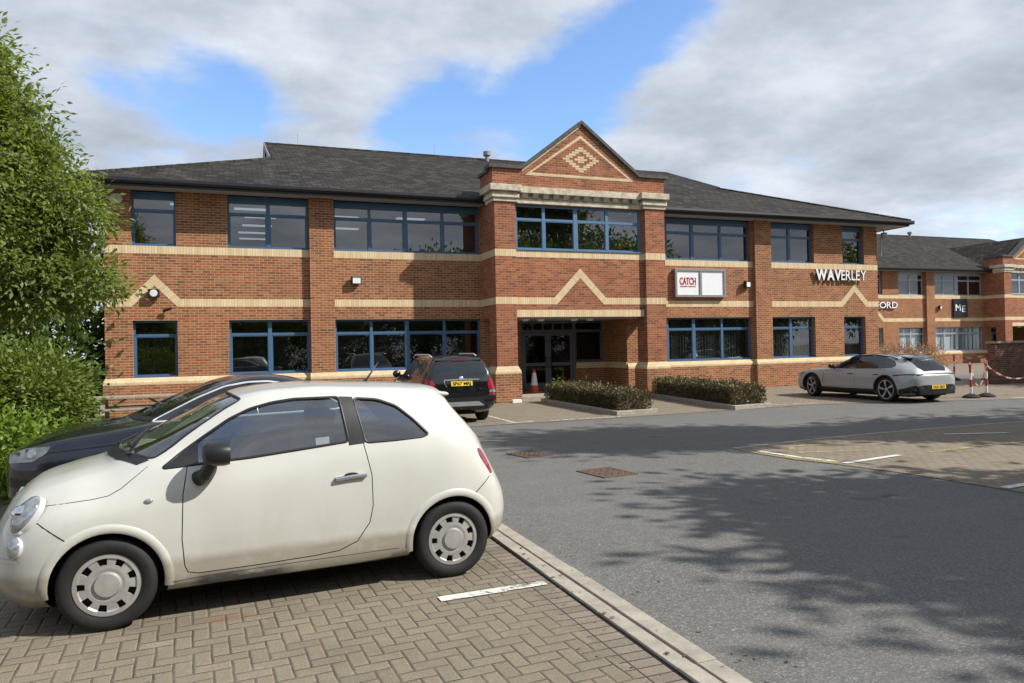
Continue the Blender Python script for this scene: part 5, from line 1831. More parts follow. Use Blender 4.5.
    sp.build('roof_spoiler', 'paint_black', car.root, bevel=.012)
    MB().box(3.19, 3.21, -.16, .16, 1.488, 1.505).build('brake_light', 'red_lens', car.root)
    wp = MB(); wp.bar((3.355, -.05, 1.17), (3.33, -.52, 1.19), .022, .022); wp.build('wiper', 'black_plastic', rw)
    cs = car.ribbon('chrome_strip', [(-.43, 1.035), (0, 1.045), (.43, 1.035)], rg, .035, .012, 'chrome', raise_=.012)
    car.ribbon('chrome_strip', [(-.43, 1.02), (-.40, .93), (-.36, .88)], rg, .02, .010, 'chrome', parent=cs)
    p, nn = rg(0, 1.075); car.mark('badge', p, nn, .055, 'chrome', .014, dome=.01)
    plate(car, .0, .955, 3.445, 'SP67 MRJ', tilt=R(-7))
    t, w = text_mesh('4X4', .05, .002, 'chrome', 'lettering', car.root); t.rotation_euler = (0, 0, R(90)); t.location = (3.452, .42, .80)
    car.panel('skid_plate', round_corners([(-.56, .42), (-.42, .525), (.42, .525), (.56, .42)], .03), rg, .012, 'sign_grey')
    car.ribbon('tailgate_gap', [(-.66, 1.0), (-.60, .86), (-.56, .72), (.56, .72), (.60, .86), (.66, 1.0)], rg, .008, 0, 'dark_void', raise_=.002)
    car.panel('bumper_cladding', round_corners([(-.70, .34), (-.62, .42), (-.5, .62), (.5, .62), (.62, .42), (.70, .34)], .04), rg, .005, 'black_plastic')
    C0 = Vector((.32, 0, 1.14)); ev = Vector((.78, 0, .45)).normalized(); nv = Vector((-ev.z, 0, ev.x))
    wsf = car.proj(lambda y, t: C0 + ev * t + nv + Vector((0, y, 0)), -nv)
    car.panel('windscreen', densify(round_corners([(-.66, .22), (0, .06), (.66, .22), (.55, .86), (0, .82), (-.55, .86)], .05)), wsf, .003, 'car_glass_dark')
    for x in (0, 2.555):
        for s in (-1, 1): car.wheel(x, s, .345, .215, .87, .225, five_spoke(.34, 0, .2), 0)
    MB().box(-.6, 3.1, -.66, .66, .20, .25).build('underbody', 'dark_void', car.root)
    car.root.scale = (.97, .97, .97)


build_suv()


# ---------------------------------------------------------------- silver-grey low estate on the right
def build_sports():
    rows = [(-.92, .3, .45, .48, .5, .60, .48, .64, .35, .66, 0, 0),
            (-.76, .2, .76, .48, .82, .70, .72, .755, .55, .775, 0, 0),
            (-.40, .19, .87, .5, .93, .80, .85, .855, .66, .83, 0, 0),
            (0, .19, .89, .54, .96, .85, .875, .905, .68, .87, 0, 0),
            (.55, .19, .89, .55, .95, .885, .86, .92, .70, .92, 0, -.08),
            (1.05, .19, .89, .55, .95, .90, .855, 1.11, .675, 1.16, 0, -.16),
            (1.55, .19, .90, .55, .95, .91, .85, 1.285, .60, 1.335, 0, -.12),
            (2.05, .19, .90, .55, .952, .915, .845, 1.325, .575, 1.375, 0, 0),
            (2.6, .19, .905, .58, .965, .93, .855, 1.285, .55, 1.35, 0, 0),
            (3.05, .20, .91, .60, .985, .945, .875, 1.19, .535, 1.295, 0, .03),
            (3.45, .22, .90, .60, .975, .925, .84, 1.07, .545, 1.20, .03, .05),
            (3.58, .27, .84, .60, .915, .87, .79, .965, .60, 1.03, .04, .05),
            (3.73, .32, .75, .58, .79, .80, .72, .86, .58, .90, 0, .0),
            (3.81, .36, .58, .56, .66, .73, .60, .79, .5, .81, 0, 0),
            (3.84, .40, .45, .55, .48, .70, .44, .75, .38, .77, 0, 0)]
    car = Car('parked_car', 'low silver-grey estate car with large dark wheels, parked by the right wing', (17.86, 18.36, .004), R(-90), stations_from_params(rows), 'paint_silver', .06, .05)
    car.arch(0, .36, .385); car.arch(2.90, .36, .39)
    car.apply_cuts()
    glass = round_corners([(.70, .935), (1.0, 1.075), (1.3, 1.20), (1.6, 1.275), (2.05, 1.30), (2.6, 1.262), (2.95, 1.17), (3.12, 1.05), (3.06, .99), (2.4, .955), (1.4, .935)], .05)
    for s in (-1, 1):
        sf = car.sidef(s)
        car.panel('side_window', densify(glass), sf, .003, 'car_glass_dark')
        car.ribbon('window_seal', glass, sf, .016, .002, 'black_gloss', closed=True)
        car.ribbon('pillar_trim', [(1.78, .945), (1.72, 1.29)], sf, .06, .003, 'black_gloss', raise_=.003)
        car.ribbon('sill_cladding', [(.40, .275), (1.4, .265), (2.5, .275)], sf, .17, .004, 'black_plastic', raise_=.012)
        for xa in (0, 2.90):
            arc = [(xa + .405 * math.cos(R(a)), .36 + .405 * math.sin(R(a))) for a in range(-12, 193, 8)]
            car.ribbon('arch_cladding', arc, sf, .05, .0, 'black_plastic', raise_=.012)
        car.ribbon('door_gap', [(.62, .92), (.60, .6), (.66, .36)], sf, .008, -.001, 'dark_void', raise_=.0018)
        car.ribbon('door_gap', [(1.75, .94), (1.78, .6), (1.74, .36)], sf, .008, -.001, 'dark_void', raise_=.0018)
        car.ribbon('side_vent', [(.50, .80), (.485, .62), (.50, .45)], sf, .03, -.002, 'black_plastic', raise_=.003)
        for x in (1.47, 2.44):
            car.panel('door_handle', round_corners([(x, .76), (x, .785), (x + .22, .79), (x + .22, .765)], .01), sf, .004, 'black_gloss', sub=1)
        rl = MB(); rl.tube([(1.35, s * .635, 1.245), (1.6, s * .60, 1.315), (2.2, s * .575, 1.345), (2.75, s * .55, 1.29), (3.0, s * .535, 1.225)], .018, 8)
        rl.build('roof_rail', 'black_gloss', car.root, smooth=True)
        hd = MB(); hd.lathe([(0, -.07), (.05, -.065), (.075, -.04), (.085, 0), (.08, .05), (.0, .052)], 20, (0, 0, 0), 'x')
        hd.v = [(.93 + x, s * (1.015 + y * 1.2), 1.0 + z * .8) for x, y, z in hd.v]
        hd.tube([(.93, s * .86, .93), (.93, s * .97, .97)], .03, 8)
        hd.build('door_mirror', 'black_gloss', car.root, smooth=True)
        car.panel('headlight', round_corners([(-.74, .66), (-.70, .76), (-.42, .83), (-.45, .74)], .03), sf, .006, 'smoked_lens')
        car.ribbon('tail_lamp', [(3.20, .765), (3.5, .795), (3.72, .80)], sf, .035, .004, 'sign_black', raise_=.006)
        car.panel('rear_corner_cladding', [(3.34, .25), (3.37, .38), (3.55, .42), (3.76, .50), (3.80, .40), (3.68, .28)], sf, .006, 'black_plastic')
    rg = car.rearf()
    lb = car.ribbon('light_bar', [(-.70, .79), (-.4, .805), (0, .81), (.4, .805), (.70, .79)], rg, .04, .006, 'sign_black', raise_=.006)
    car.panel('diffuser', round_corners([(-.80, .42), (-.55, .50), (.55, .50), (.80, .42), (.62, .30), (.4, .34), (-.4, .34), (-.62, .30)], .03), rg, .010, 'black_plastic')
    df = MB(); df.prism([(-.66, .22), (-.70, .42), (-.5, .50), (.5, .50), (.70, .42), (.66, .22)], 3.66, 3.835, 'x')
    df.build('bumper_cladding', 'black_plastic', car.root, bevel=.03, smooth=True, autos=40)
    plate(car, .0, .44, 3.858, 'OU21 EKX', tilt=R(-4))
    tf = car.proj(lambda y, t: (5, y, t + 1.5), Vector((-1, 0, -.9)))
    rf = car.proj(lambda y, x: (x, y, 4), (0, 0, -1))
    car.panel('rear_window', densify(round_corners([(-.44, 3.20), (.44, 3.20), (.53, 3.62), (.40, 3.74), (-.40, 3.74), (-.53, 3.62)], .05)), rf, .004, 'car_glass_dark')
    sp = MB(); sp.prism([(3.05, 1.305), (3.28, 1.27), (3.33, 1.24), (3.28, 1.23), (3.08, 1.27)], -.50, .50, 'y')
    sp.build('roof_spoiler', 'black_gloss', car.root, bevel=.01)
    car.panel('roof_glass', densify(round_corners([(-.47, 1.75), (.47, 1.75), (.43, 2.85), (-.43, 2.85)], .06)), rf, .003, 'black_gloss')
    C0 = Vector((.45, 0, .92)); ev = Vector((.98, 0, .43)).normalized(); nv = Vector((-ev.z, 0, ev.x))
    wsf = car.proj(lambda y, t: C0 + ev * t + nv + Vector((0, y, 0)), -nv)
    car.panel('windscreen', densify(round_corners([(-.70, .30), (0, .08), (.70, .30), (.56, 1.06), (0, 1.02), (-.56, 1.06)], .05)), wsf, .003, 'car_glass_dark')
    for x in (0, 2.90):
        for s in (-1, 1): car.wheel(x, s, .36, .25, .955, .275, five_spoke(.30, .22, .16), R(-14) if x == 0 else 0, 'hubcap_silver')
    MB().box(-.6, 3.5, -.72, .72, .16, .22).build('underbody', 'dark_void', car.root)
    car.root.scale = (.965, .965, .965)

    return car


SILVER = build_sports()

# one more car stands in the opposite bays, outside the picture; it shows only as a reflection in the windows
c2 = copy_tree(SILVER.root)
c2.location = (28.2, 9.2, .006); c2.rotation_euler = (0, 0, R(176))
c2['label'] = 'low silver-grey estate car in the opposite bays, outside the picture on the right'


# ------------------------------------------------------------------ planting
def leaves(pts, dirs, ln, wd, rng, droop=0.3):
    """one rhombic, slightly folded leaf per point -> vertex and face arrays"""
    n = len(pts)
    d = dirs + rng.normal(0, .55, (n, 3)); d[:, 2] -= droop
    d /= np.linalg.norm(d, axis=1)[:, None] + 1e-9
    u = rng.normal(0, .6, (n, 3)) + np.array([0, 0, 1.0])
    s = np.cross(d, u); s /= np.linalg.norm(s, axis=1)[:, None] + 1e-9
    L = (ln * rng.uniform(.65, 1.3, n))[:, None]; W = (wd * rng.uniform(.7, 1.25, n))[:, None]
    nn = np.cross(s, d)
    a = pts; b = pts + d * L * .45 + s * W * .5 + nn * W * .12; c = pts + d * L; e = pts + d * L * .45 - s * W * .5 + nn * W * .12
    v = np.stack([a, b, c, e], 1).reshape(-1, 3)
    f = np.arange(n * 4).reshape(n, 4)
    return v, f


def leaf_object(name, v, f, mat, parent=None):
    me = bpy.data.meshes.new(name)
    n = len(f)
    me.vertices.add(len(v)); me.vertices.foreach_set('co', np.asarray(v, np.float32).ravel())
    me.loops.add(n * 4); me.loops.foreach_set('vertex_index', np.asarray(f, np.int32).ravel())
    me.polygons.add(n); me.polygons.foreach_set('loop_start', np.arange(0, n * 4, 4, dtype=np.int32))
    try: me.polygons.foreach_set('loop_total', np.full(n, 4, np.int32))
    except Exception: pass
    me.update(calc_edges=True); me.validate()
    me.materials.append(MATS[mat])
    return link(bpy.data.objects.new(name, me), parent)


def blob_sprays(blobs, n, rng, shell=.55, lump=None):
    """spray centres and outward directions spread through ellipsoids (cx,cy,cz,rx,ry,rz[,weight])"""
    B = np.array([b[:6] for b in blobs], float)
    w = np.array([(b[6] if len(b) > 6 else b[3] * b[4] + b[4] * b[5]) for b in blobs], float)
    k = rng.choice(len(B), n, p=w / w.sum())
    d = rng.normal(0, 1, (n, 3)); d /= np.linalg.norm(d, axis=1)[:, None]
    r = shell + (1 - shell) * rng.random(n) ** .6
    # uneven outline: radius modulated by a few random lobes
    lob = rng.normal(0, 1, (14, 3)); lob /= np.linalg.norm(lob, axis=1)[:, None]
    mod = 1 + .16 * np.sin((d @ lob.T) * 5.0).mean(1) * 2.2
    P = B[k, :3] + d * B[k, 3:] * (r * mod)[:, None]
    return P, d


def foliage(blobs, n_spray, per, ln, wd, rng, spread, shell=.5, droop=.3):
    P, D = blob_sprays(blobs, n_spray, rng, shell)
    # clumping: keep the sprays that fall in random clumps more often
    t = rng.normal(0, spread, (n_spray, per, 3)) * np.array([1, 1, .7])
    ax = D + rng.normal(0, .5, D.shape)
    q = np.linspace(0, 1, per)[None, :, None]
    pts = P[:, None, :] + ax[:, None, :] * q * spread * 2.2 + t * .55
    pts = pts.reshape(-1, 3); dirs = np.repeat(ax, per, 0)
    return leaves(pts, dirs, ln, wd, rng, droop)


def limb(mb, a, b, r0, r1, rng, seg=5, sag=.12):
    a, b = np.array(a, float), np.array(b, float)
    pts = [tuple(a + (b - a) * t + (rng.normal(0, sag, 3) if 0 < t < 1 else 0) + np.array([0, 0, .25 * math.sin(math.pi * t) * sag])) for t in np.linspace(0, 1, seg)]
    mb.tube(pts, [r0 + (r1 - r0) * t for t in np.linspace(0, 1, seg)], 8)


def make_tree(name, label, base, trunk_top, blobs, n_spray, per, ln, wd, seed, leafm, spread=.25, r=.2, group=None, shell=.45, droop=.3, cat='tree'):
    rng = np.random.default_rng(seed)
    e = empty(name, base, 0, label, cat, group)
    bx, by, bz = base
    tm = MB()
    limb(tm, (0, 0, -.05), (trunk_top[0] - bx, trunk_top[1] - by, trunk_top[2]), r, r * .45, rng, 7, .07)
    for b in sorted(blobs, key=lambda q: -q[3])[:14]:
        t = rng.uniform(.35, .95)
        st = np.array([0, 0, 0]) + (np.array([trunk_top[0] - bx, trunk_top[1] - by, trunk_top[2]])) * t
        limb(tm, st, (b[0] - bx, b[1] - by, b[2]), r * .38, .02, rng, 6, .12)
    tm.build('trunk', 'bark', e, smooth=True, fix=False)
    lb = [(b[0] - bx, b[1] - by, b[2] - bz, *b[3:]) for b in blobs]
    v, f = foliage(lb, n_spray, per, ln, wd, rng, spread, shell, droop)
    leaf_object('crown', v, f, leafm, e)
    return e


# the big ash at the left edge; small blobs follow its ragged right-hand outline
T = [(-5.9, 14.6, 4.2, 2.5, 2.3, 2.2, 3.0), (-6.4, 14.8, 6.4, 2.2, 2.2, 2.0, 2.5), (-4.2, 14.2, 3.6, 1.45, 1.3, 1.25, 6.0), (-4.2, 14.2, 5.2, 1.15, 1.1, 1.1, 5.0), (-4.7, 14.2, 6.5, 1.15, 1.1, 1.0, 3.0), (-3.9, 13.4, 4.4, .8, .7, 1.5, 4.0),
     (-3.95, 14.0, 6.55, .62, .7, .45), (-3.5, 14.0, 5.9, .58, .6, .40), (-3.2, 14.0, 5.3, .60, .6, .42), (-2.95, 13.9, 4.75, .62, .6, .40), (-2.62, 13.9, 4.30, .66, .6, .36), (-2.35, 13.9, 4.02, .50, .5, .22),
     (-2.85, 13.9, 3.75, .75, .6, .38), (-3.0, 13.9, 3.2, .85, .7, .42), (-2.35, 13.9, 2.98, .75, .55, .30), (-1.92, 13.85, 2.98, .42, .4, .17), (-2.6, 13.9, 2.66, .50, .5, .16), (-3.5, 14, 2.85, .9, .7, .34), (-4.6, 14.2, 2.8, 1.1, .9, .5),
     (-6.8, 14.5, 2.8, 1.4, 1.2, .7)]
T = [(b[0] - ((.10 if 3.4 < b[2] else .26) if b[0] > -4 else 0), *b[1:]) for b in T]
make_tree('ash_tree', 'tall light green tree at the left edge, its branches reaching over the brick wall', (-6.0, 14.9, 0), (-5.8, 14.8, 5.4), T, 12500, 11, .112, .047, 11, 'leaf_ash', .13, .2, droop=.35)
# bushes below it
def make_bush(label, base, blobs, n, per, ln, wd, seed, mat, spread=.12, name='bush', group=None, droop=.1):
    return make_tree(name, label, base, (base[0], base[1], .9), blobs, n, per, ln, wd, seed, mat, spread, .05, group, .5, droop, 'bush')


make_bush('big rounded green bush standing left of the brick corner, behind the dark saloon car', (-4.1, 12.9, 0),
          [(-3.8, 12.9, .75, 1.5, 1.2, .95), (-2.95, 12.5, 1.02, .80, .8, .70), (-4.8, 13, .9, 1.2, 1.0, .95), (-2.58, 12.4, 1.25, .46, .6, .44), (-3.1, 12.4, .65, .75, .7, .6)], 8000, 6, .085, .045, 21, 'leaf_bush')
make_bush('low bright yellow-green shrub in front of the larger bush at the left edge', (-2.95, 10.9, 0),
          [(-2.95, 10.9, .40, .62, .65, .50), (-3.7, 11.0, .5, .8, .7, .65), (-2.55, 11.1, .55, .38, .4, .40)], 1700, 6, .085, .05, 22, 'leaf_light', .09)
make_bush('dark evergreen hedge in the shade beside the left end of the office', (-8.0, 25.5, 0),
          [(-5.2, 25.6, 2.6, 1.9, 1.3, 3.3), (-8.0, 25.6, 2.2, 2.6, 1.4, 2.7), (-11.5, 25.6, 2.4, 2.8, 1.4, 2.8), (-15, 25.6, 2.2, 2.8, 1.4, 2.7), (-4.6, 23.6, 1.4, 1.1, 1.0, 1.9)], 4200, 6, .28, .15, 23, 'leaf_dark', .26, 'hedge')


# clipped hedges in the two kerbed beds before the entrance
def clipped_hedge(label, poly, h, seed, n):
    rng = np.random.default_rng(seed)
    cx = sum(p[0] for p in poly) / len(poly); cy = sum(p[1] for p in poly) / len(poly)
    e = empty('hedge', (cx, cy, 0), 0, label, 'hedge', None)
    P = np.array(poly) - np.array([cx, cy])
    k = len(P)
    tri = [(0, i, i + 1) for i in range(1, k - 1)]
    def inside(m_):
        ar = np.array([abs(np.cross(P[b] - P[a], P[c] - P[a])) for a, b, c in tri]); t = rng.choice(len(tri), m_, p=ar / ar.sum())
        r1 = np.sqrt(rng.random(m_)); r2 = rng.random(m_)
        A = np.array([P[tri[i][0]] for i in t]); Bq = np.array([P[tri[i][1]] for i in t]); Cq = np.array([P[tri[i][2]] for i in t])
        return A * (1 - r1)[:, None] + Bq * (r1 * (1 - r2))[:, None] + Cq * (r1 * r2)[:, None]
    top = inside(int(n * .45)); zt = h * (1 + .05 * np.sin(top[:, 1] * 3.1) + .04 * np.sin(top[:, 0] * 7 + top[:, 1] * 5)) + np.abs(rng.normal(0, .040, len(top))) * np.where(rng.random(len(top)) < .12, 2.2, .6) - .02
    pt = np.column_stack([top, zt]); dt = np.tile([0, 0, 1.0], (len(top), 1))
    m2 = n - len(top); per = []
    edges = [(P[i], P[(i + 1) % k]) for i in range(k)]
    ln_ = np.array([np.linalg.norm(b - a) for a, b in edges]); ei = rng.choice(k, m2, p=ln_ / ln_.sum()); t = rng.random(m2)
    q = np.array([edges[i][0] + (edges[i][1] - edges[i][0]) * tt for i, tt in zip(ei, t)])
    z = rng.random(m2) ** .8 * h
    out = q / (np.linalg.norm(q, axis=1)[:, None] + 1e-6)
    q = q * (1 + rng.normal(0, .018, m2)[:, None] + (.03 * np.sin(z / h * 3.1))[:, None])
    ps = np.column_stack([q, z]); ds = np.column_stack([out, np.full(m2, .35)])
    v, f = leaves(np.vstack([pt, ps]), np.vstack([dt, ds]), .070, .038, rng, 0.0)
    leaf_object('foliage', v, f, 'leaf_hedge', e)
    mb = MB(); sc = .93
    mb.prism([(x * sc, y * sc) for x, y in P], .03, h * .9, 'z')
    mb.build('twigs', 'bark', e)
    return e


bed1 = [(8.84, 16.12), (9.94, 16.22), (10.05, 21.25), (9.05, 21.25)]
bed2 = [(12.12, 15.85), (13.32, 16.02), (14.0, 21.3), (13.05, 21.3)]
for bed in (bed1, bed2):
    n = len(bed); cx = sum(p[0] for p in bed) / n; cy = sum(p[1] for p in bed) / n
    for i in range(n):
        a, b = Vector(bed[i]), Vector(bed[(i + 1) % n])
        d = (b - a).normalized()
        mb = MB(); mb.bar((a.x + d.x * .065, a.y + d.y * .065, .05), (b.x - d.x * .065, b.y - d.y * .065, .05), .13, .12)
        if i in (0, 2): mb = MB(); mb.bar((a.x - d.x * .065, a.y - d.y * .065, .05), (b.x + d.x * .065, b.y + d.y * .065, .05), .13, .125)
        o = mb.build('kerb', 'kerb_concrete', bevel=.012); o['kind'] = 'structure'
    sheet('planting_soil', [(cx + (x - cx) * .97, cy + (y - cy) * .985) for x, y in bed], .07, 'soil')
clipped_hedge('low clipped brown-green hedge in the kerbed bed straight in front of the entrance', [(8.98, 16.30), (9.88, 16.38), (10.0, 21.1), (9.10, 21.1)], .52, 31, 13000)
clipped_hedge('low clipped brown-green hedge in the kerbed bed right of the entrance', [(12.22, 16.05), (13.26, 16.15), (13.95, 21.2), (13.0, 21.2)], .54, 32, 13000)
rngp = np.random.default_rng(5)
e = empty('weed', (9.25, 20.4, 0), 0, 'tuft of pale green leaves rising from the hedge before the entrance doors', 'plant')
v, f = foliage([(0, 0, .54, .22, .3, .10)], 45, 5, .07, .03, rngp, .07)
leaf_object('foliage', v, f, 'leaf_bush', e)
make_bush('russet leafless-looking hedge before the further office, behind the silver-grey car', (33.5, 29.5, 0),
          [(31.5, 29.3, .55, 1.2, .6, .6), (33.3, 29.6, .6, 1.3, .6, .65), (35.4, 29.9, .55, 1.3, .6, .6)], 1500, 6, .12, .05, 24, 'leaf_russet', .14, 'hedge')

# trees outside the picture on the right, whose crowns shade the road
def crown(cx, cy, cz, rx, rz, seed, k=9):
    rg = random.Random(seed); out = [(cx, cy, cz, rx * .6, rx * .6, rz * .6)]
    for i in range(k):
        a = 2 * math.pi * i / k + rg.uniform(-.3, .3); q = rg.uniform(.45, .8)
        out.append((cx + rx * q * math.cos(a), cy + rx * q * math.sin(a), cz + rz * rg.uniform(-.5, .6), rx * rg.uniform(.3, .45), rx * rg.uniform(.3, .45), rz * rg.uniform(.3, .45)))
    return out


SH = 'trees beside the car park outside the picture'
TREES = [((14.5, -0.8), 6.2, 3.2, 2.3, 41), ((18.6, -2.4), 6.6, 3.6, 2.6, 42), ((12.1, 1.4), 5.7, 2.4, 1.2, 46), ((33.0, 15.6), 4.6, 3.4, 2.2, 48), ((18.9, 6.6), 5.8, 2.5, 1.5, 43), ((24.0, 4.6), 6.2, 3.2, 2.0, 44), ((16.2, 6.1), 9.2, 2.3, 1.1, 47)]
for i, ((x, y), z, rx, rz, sd) in enumerate(TREES):
    cr = crown(x, y, z, rx, rz, sd)
    if sd in (43, 47): cr = [(a, y + (b - y) * .5, c, d, e_ * .55, f) for a, b, c, d, e_, f in cr]
    make_tree('broadleaf_tree', 'green broadleaf tree standing on the right beside the car park, outside the picture', (x, y, 0), (x, y, z), cr, 1500 if rx > 2.4 else 1000, 7, .30, .17, sd, 'leaf_bush', .30, .17, SH, .35)
# the tall belt of trees behind the viewer (seen only as reflections in the glass)
BT = 'tall trees behind the viewer'
for i, (x, y, h, rx) in enumerate(((-14, -13, 6, 3.5), (-7, -14, 5.2, 3.2), (0, -13, 5.5, 3.2), (7, -14, 6.5, 3.4), (15, -13, 10, 3.6), (20.5, -12, 11.5, 3.6), (26, -12, 12, 4.0), (32, -12, 10.5, 4), (39, -12, 8, 4), (46, -11, 8.5, 4.5))):
    make_tree('broadleaf_tree', 'dense green tree in the belt behind the viewer, outside the picture', (x, y, 0), (x, y, h * .75), crown(x, y, h * .55, rx, h * .45, 60 + i, 11), 2300, 6, .30, .18, 60 + i, 'leaf_dark', .34, .22, BT, .35)
BH = 'hedges behind the viewer'
for i in range(9):
    x = -16 + i * 7.5
    make_bush('dense green hedge behind the viewer, outside the picture', (x, -9.5, 0), [(x - 2, -9.5, 2.3, 2.5, 1.3, 2.8), (x + 2, -9.5, 2.3, 2.7, 1.3, 3.0)], 4200, 6, .18, .10, 80 + i, 'leaf_bush', .2, 'hedge', BH)


# ------------------------------------------------------------------ furniture
def picnic():
    e = empty('picnic_table', (-2.25, 20.7, 0), R(2), 'weathered grey timber picnic table against the brick wall, behind the dark saloon car', 'picnic table')
    L = 1.22
    for i in range(5):
        y = -.36 + i * .18
        MB().box(-L, L, y - .08, y + .08, .66, .71).build('tabletop_plank', 'wood_weathered', e, bevel=.006)
    for s in (-1, 1):
        for k in (0, 1):
            y = s * (.66 + k * .16)
            MB().box(-L, L, y - .07, y + .07, .40, .44).build('seat_plank', 'wood_weathered', e, bevel=.006)
    for x in (-.80, .80):
        MB().box(x - .03, x + .03, -.86, .86, .33, .398).build('seat_bearer', 'wood_weathered', e)
        MB().box(x - .03, x + .03, -.42, .42, .585, .658).build('top_bearer', 'wood_weathered', e)
        for s in (-1, 1):
            mb = MB(); mb.bar((x + .062, s * .62, 0.0), (x + .062, s * .26, .64), .06, .10, up=(1, 0, 0))
            mb.build('leg', 'wood_weathered', e)
        mb = MB(); sx = 1 if x < 0 else -1
        mb.bar((x + sx * .1, 0, .36), (x + sx * .55, 0, .64), .06, .05); mb.build('brace', 'wood_weathered', e)


picnic()


def traffic_cone():
    e = empty('traffic_cone', (9.78, 23.75, .13), R(10), 'orange and white traffic cone on the porch step by the doors', 'traffic cone')
    MB().box(-.19, .19, -.19, .19, 0, .045).build('base', 'cone_orange', e, bevel=.015)
    z = [(.150, .045), (.1285, .19), (.0835, .49), (.055, .68), (.04, .78), (.032, .785)]
    MB().lathe([(.15, .045), (.124, .26)], 24).build('lower_band', 'cone_orange', e, smooth=True)
    MB().lathe([(.127, .26), (.064, .70)], 24).build('reflective_sleeve', 'sign_white', e, smooth=True)
    MB().lathe([(.062, .70), (.047, .80), (.036, .81), (.0, .80)], 24).build('tip', 'cone_orange', e, smooth=True, autos=40)


traffic_cone()


def barrier_post(x, y, h, label, tilt=0.0):
    e = empty('barrier_post', (x, y, 0.006), 0, label, 'barrier post', 'red and white chain posts on round bases')
    e.rotation_euler = (0, tilt, 0)
    b = MB(); b.lathe([(0, 0), (.225, 0), (.23, .03), (.20, .06), (.10, .105), (.05, .12), (0, .12)], 24); b.build('base', 'base_rubber', e, smooth=True, autos=40)
    n = 4; z0 = .11; dz = (h - z0) / n
    for i in range(n):
        MB().tube([(0, 0, z0 + i * dz), (0, 0, z0 + (i + 1) * dz)], .036 if i % 2 == 0 else .034, 14).build('band', 'white_paint' if i % 2 == 0 else 'barrier_red', e, smooth=True, autos=40)
    mb = MB(); mb.tube([(0, 0, h), (0, 0, h + .03)], .05, 14); mb.tube([(-.05, 0, h + .02), (-.075, 0, h + .05), (-.06, 0, h + .075), (0, 0, h + .08), (.06, 0, h + .075), (.075, 0, h + .05), (.05, 0, h + .02)], .011, 6)
    mb.build('cap', 'barrier_red', e, smooth=True)


barrier_post(19.90, 15.27, .93, 'red and white post on a round base at the road edge, nearest the silver-grey car', R(-1.5))
barrier_post(20.56, 15.30, .95, 'red and white post at the road edge, the right one of the front pair')
barrier_post(28.7, 21.3, 1.02, 'red and white post standing behind the front pair, farther from the road')
barrier_post(27.6, 21.9, 1.0, 'red and white post half hidden behind the tail of the silver-grey car')


def chain(a, b, sag, label, n):
    c = ((a[0] + b[0]) / 2, (a[1] + b[1]) / 2, 0)
    e = empty('barrier_chain', c, 0, label, 'chain', 'red and white plastic chains')
    A, Bv = Vector(a) - Vector(c), Vector(b) - Vector(c)
    for col, k in (('white_paint', 0), ('barrier_red', 1)):
        mb = MB()
        for i in range(n):
            if (i // 5) % 2 != k: continue
            t0, t1 = i / n, (i + 1.25) / n
            p = A.lerp(Bv, t0) - Vector((0, 0, sag * 4 * t0 * (1 - t0))); q = A.lerp(Bv, t1) - Vector((0, 0, sag * 4 * t1 * (1 - t1)))
            d = (q - p).normalized(); s = d.cross(Vector((0, 0, 1))).normalized()
            if i % 2: s = d.cross(s)
            w = .018
            mb.tube([p - s * w * .3, p + s * w + d * .012, q + s * w - d * .012, q - s * w * .3, q - s * w - d * .012, p - s * w + d * .012, p - s * w * .3], .0075, 5, cap=False)
        o = mb.build('links', col, e, smooth=True, fix=False)
        o['kind'] = 'stuff'


barrier_post(22.7, 15.0, .95, 'red and white post at the road edge, just outside the picture on the right')
chain((20.56, 15.30, .95), (22.7, 15.0, .97), .46, 'red and white plastic chain sagging before the dark brick wall', 62)
chain((19.90, 15.27, .93), (20.56, 15.30, .97), .62, 'red and white plastic chain hanging loose between the front pair of posts', 34)
chain((27.6, 21.9, 1.0), (28.7, 21.3, 1.02), .1, 'red and white plastic chain between the two farther posts', 28)

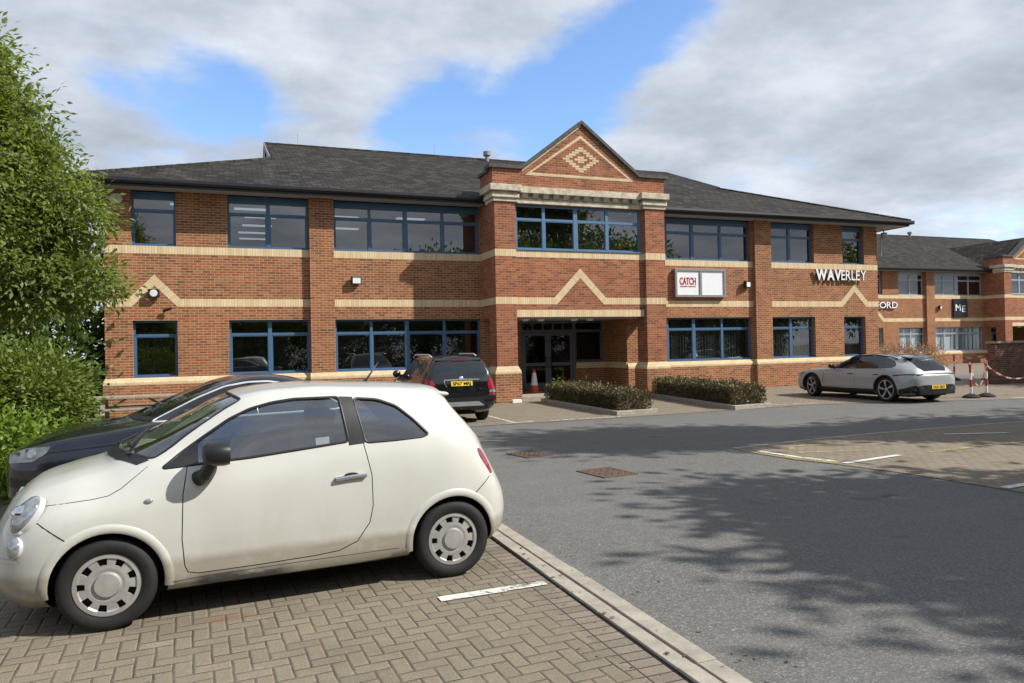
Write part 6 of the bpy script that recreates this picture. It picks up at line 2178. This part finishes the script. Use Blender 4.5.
# garden wall at the right edge
e = empty('brick_wall', (26.3, 19.2, 0), R(-3), 'dark brick boundary wall with a stone coping at the right edge', 'brick wall')
MB().box(0, 9, 0, .30, 0, 1.50).build('brickwork', 'brick_dark', e)
MB().box(-.05, 9.05, -.05, .35, 1.50, 1.58).build('coping', 'kerb_concrete', e, bevel=.012)

# dry leaves and grit that have blown against the kerbs
def litter():
    rng = np.random.default_rng(77)
    P = []
    def along(a, b, k, sp):
        t = rng.random(k)[:, None]
        P.append(np.array(a) * (1 - t) + np.array(b) * t + np.column_stack([np.abs(rng.normal(0, sp, k)) * rng.choice([-1, 1], k), rng.normal(0, .02, k)]))
    along((2.10, 2.5), (2.10, 9.0), 70, .10); along((2.55, 2.5), (2.55, 12.0), 110, .16)
    along((8.75, 16.0), (8.95, 21.0), 120, .16); along((12.0, 15.8), (12.9, 21.2), 120, .16); along((9.9, 16.0), (10.0, 21.0), 60, .12)
    along((7.8, 9.8), (8.2, 5.0), 50, .2); along((3.0, 5.0), (8.0, 13.0), 60, 1.6)
    p = np.vstack(P); k = len(p)
    pts = np.column_stack([p, np.full(k, .034)])
    ang = rng.random(k) * 6.28; d = np.column_stack([np.cos(ang), np.sin(ang), np.zeros(k)]); s = np.column_stack([-np.sin(ang), np.cos(ang), np.zeros(k)])
    L = rng.uniform(.008, .024, k)[:, None]; W = L * rng.uniform(.35, .7, k)[:, None]; up = np.array([0, 0, 1.0])
    pts[:, 2] = np.where((np.abs(p[:, 0] - 2.3) < .16), .032, .012)
    v = np.stack([pts - d * L, pts + s * W + up * L * .25, pts + d * L + up * L * .1, pts - s * W + up * .002], 1).reshape(-1, 3)
    o = leaf_object('leaf_litter', v, np.arange(k * 4).reshape(k, 4), 'leaf_russet_dry')
    tag(o, 'scattered dry brown leaves lying along the kerbs and hedge beds', 'leaf litter', kind='stuff')


leaf_mat('leaf_russet_dry', (0.10, 0.065, 0.035), (0.17, 0.11, 0.055), (0.24, 0.17, 0.08), 0.1, 6.0)
litter()
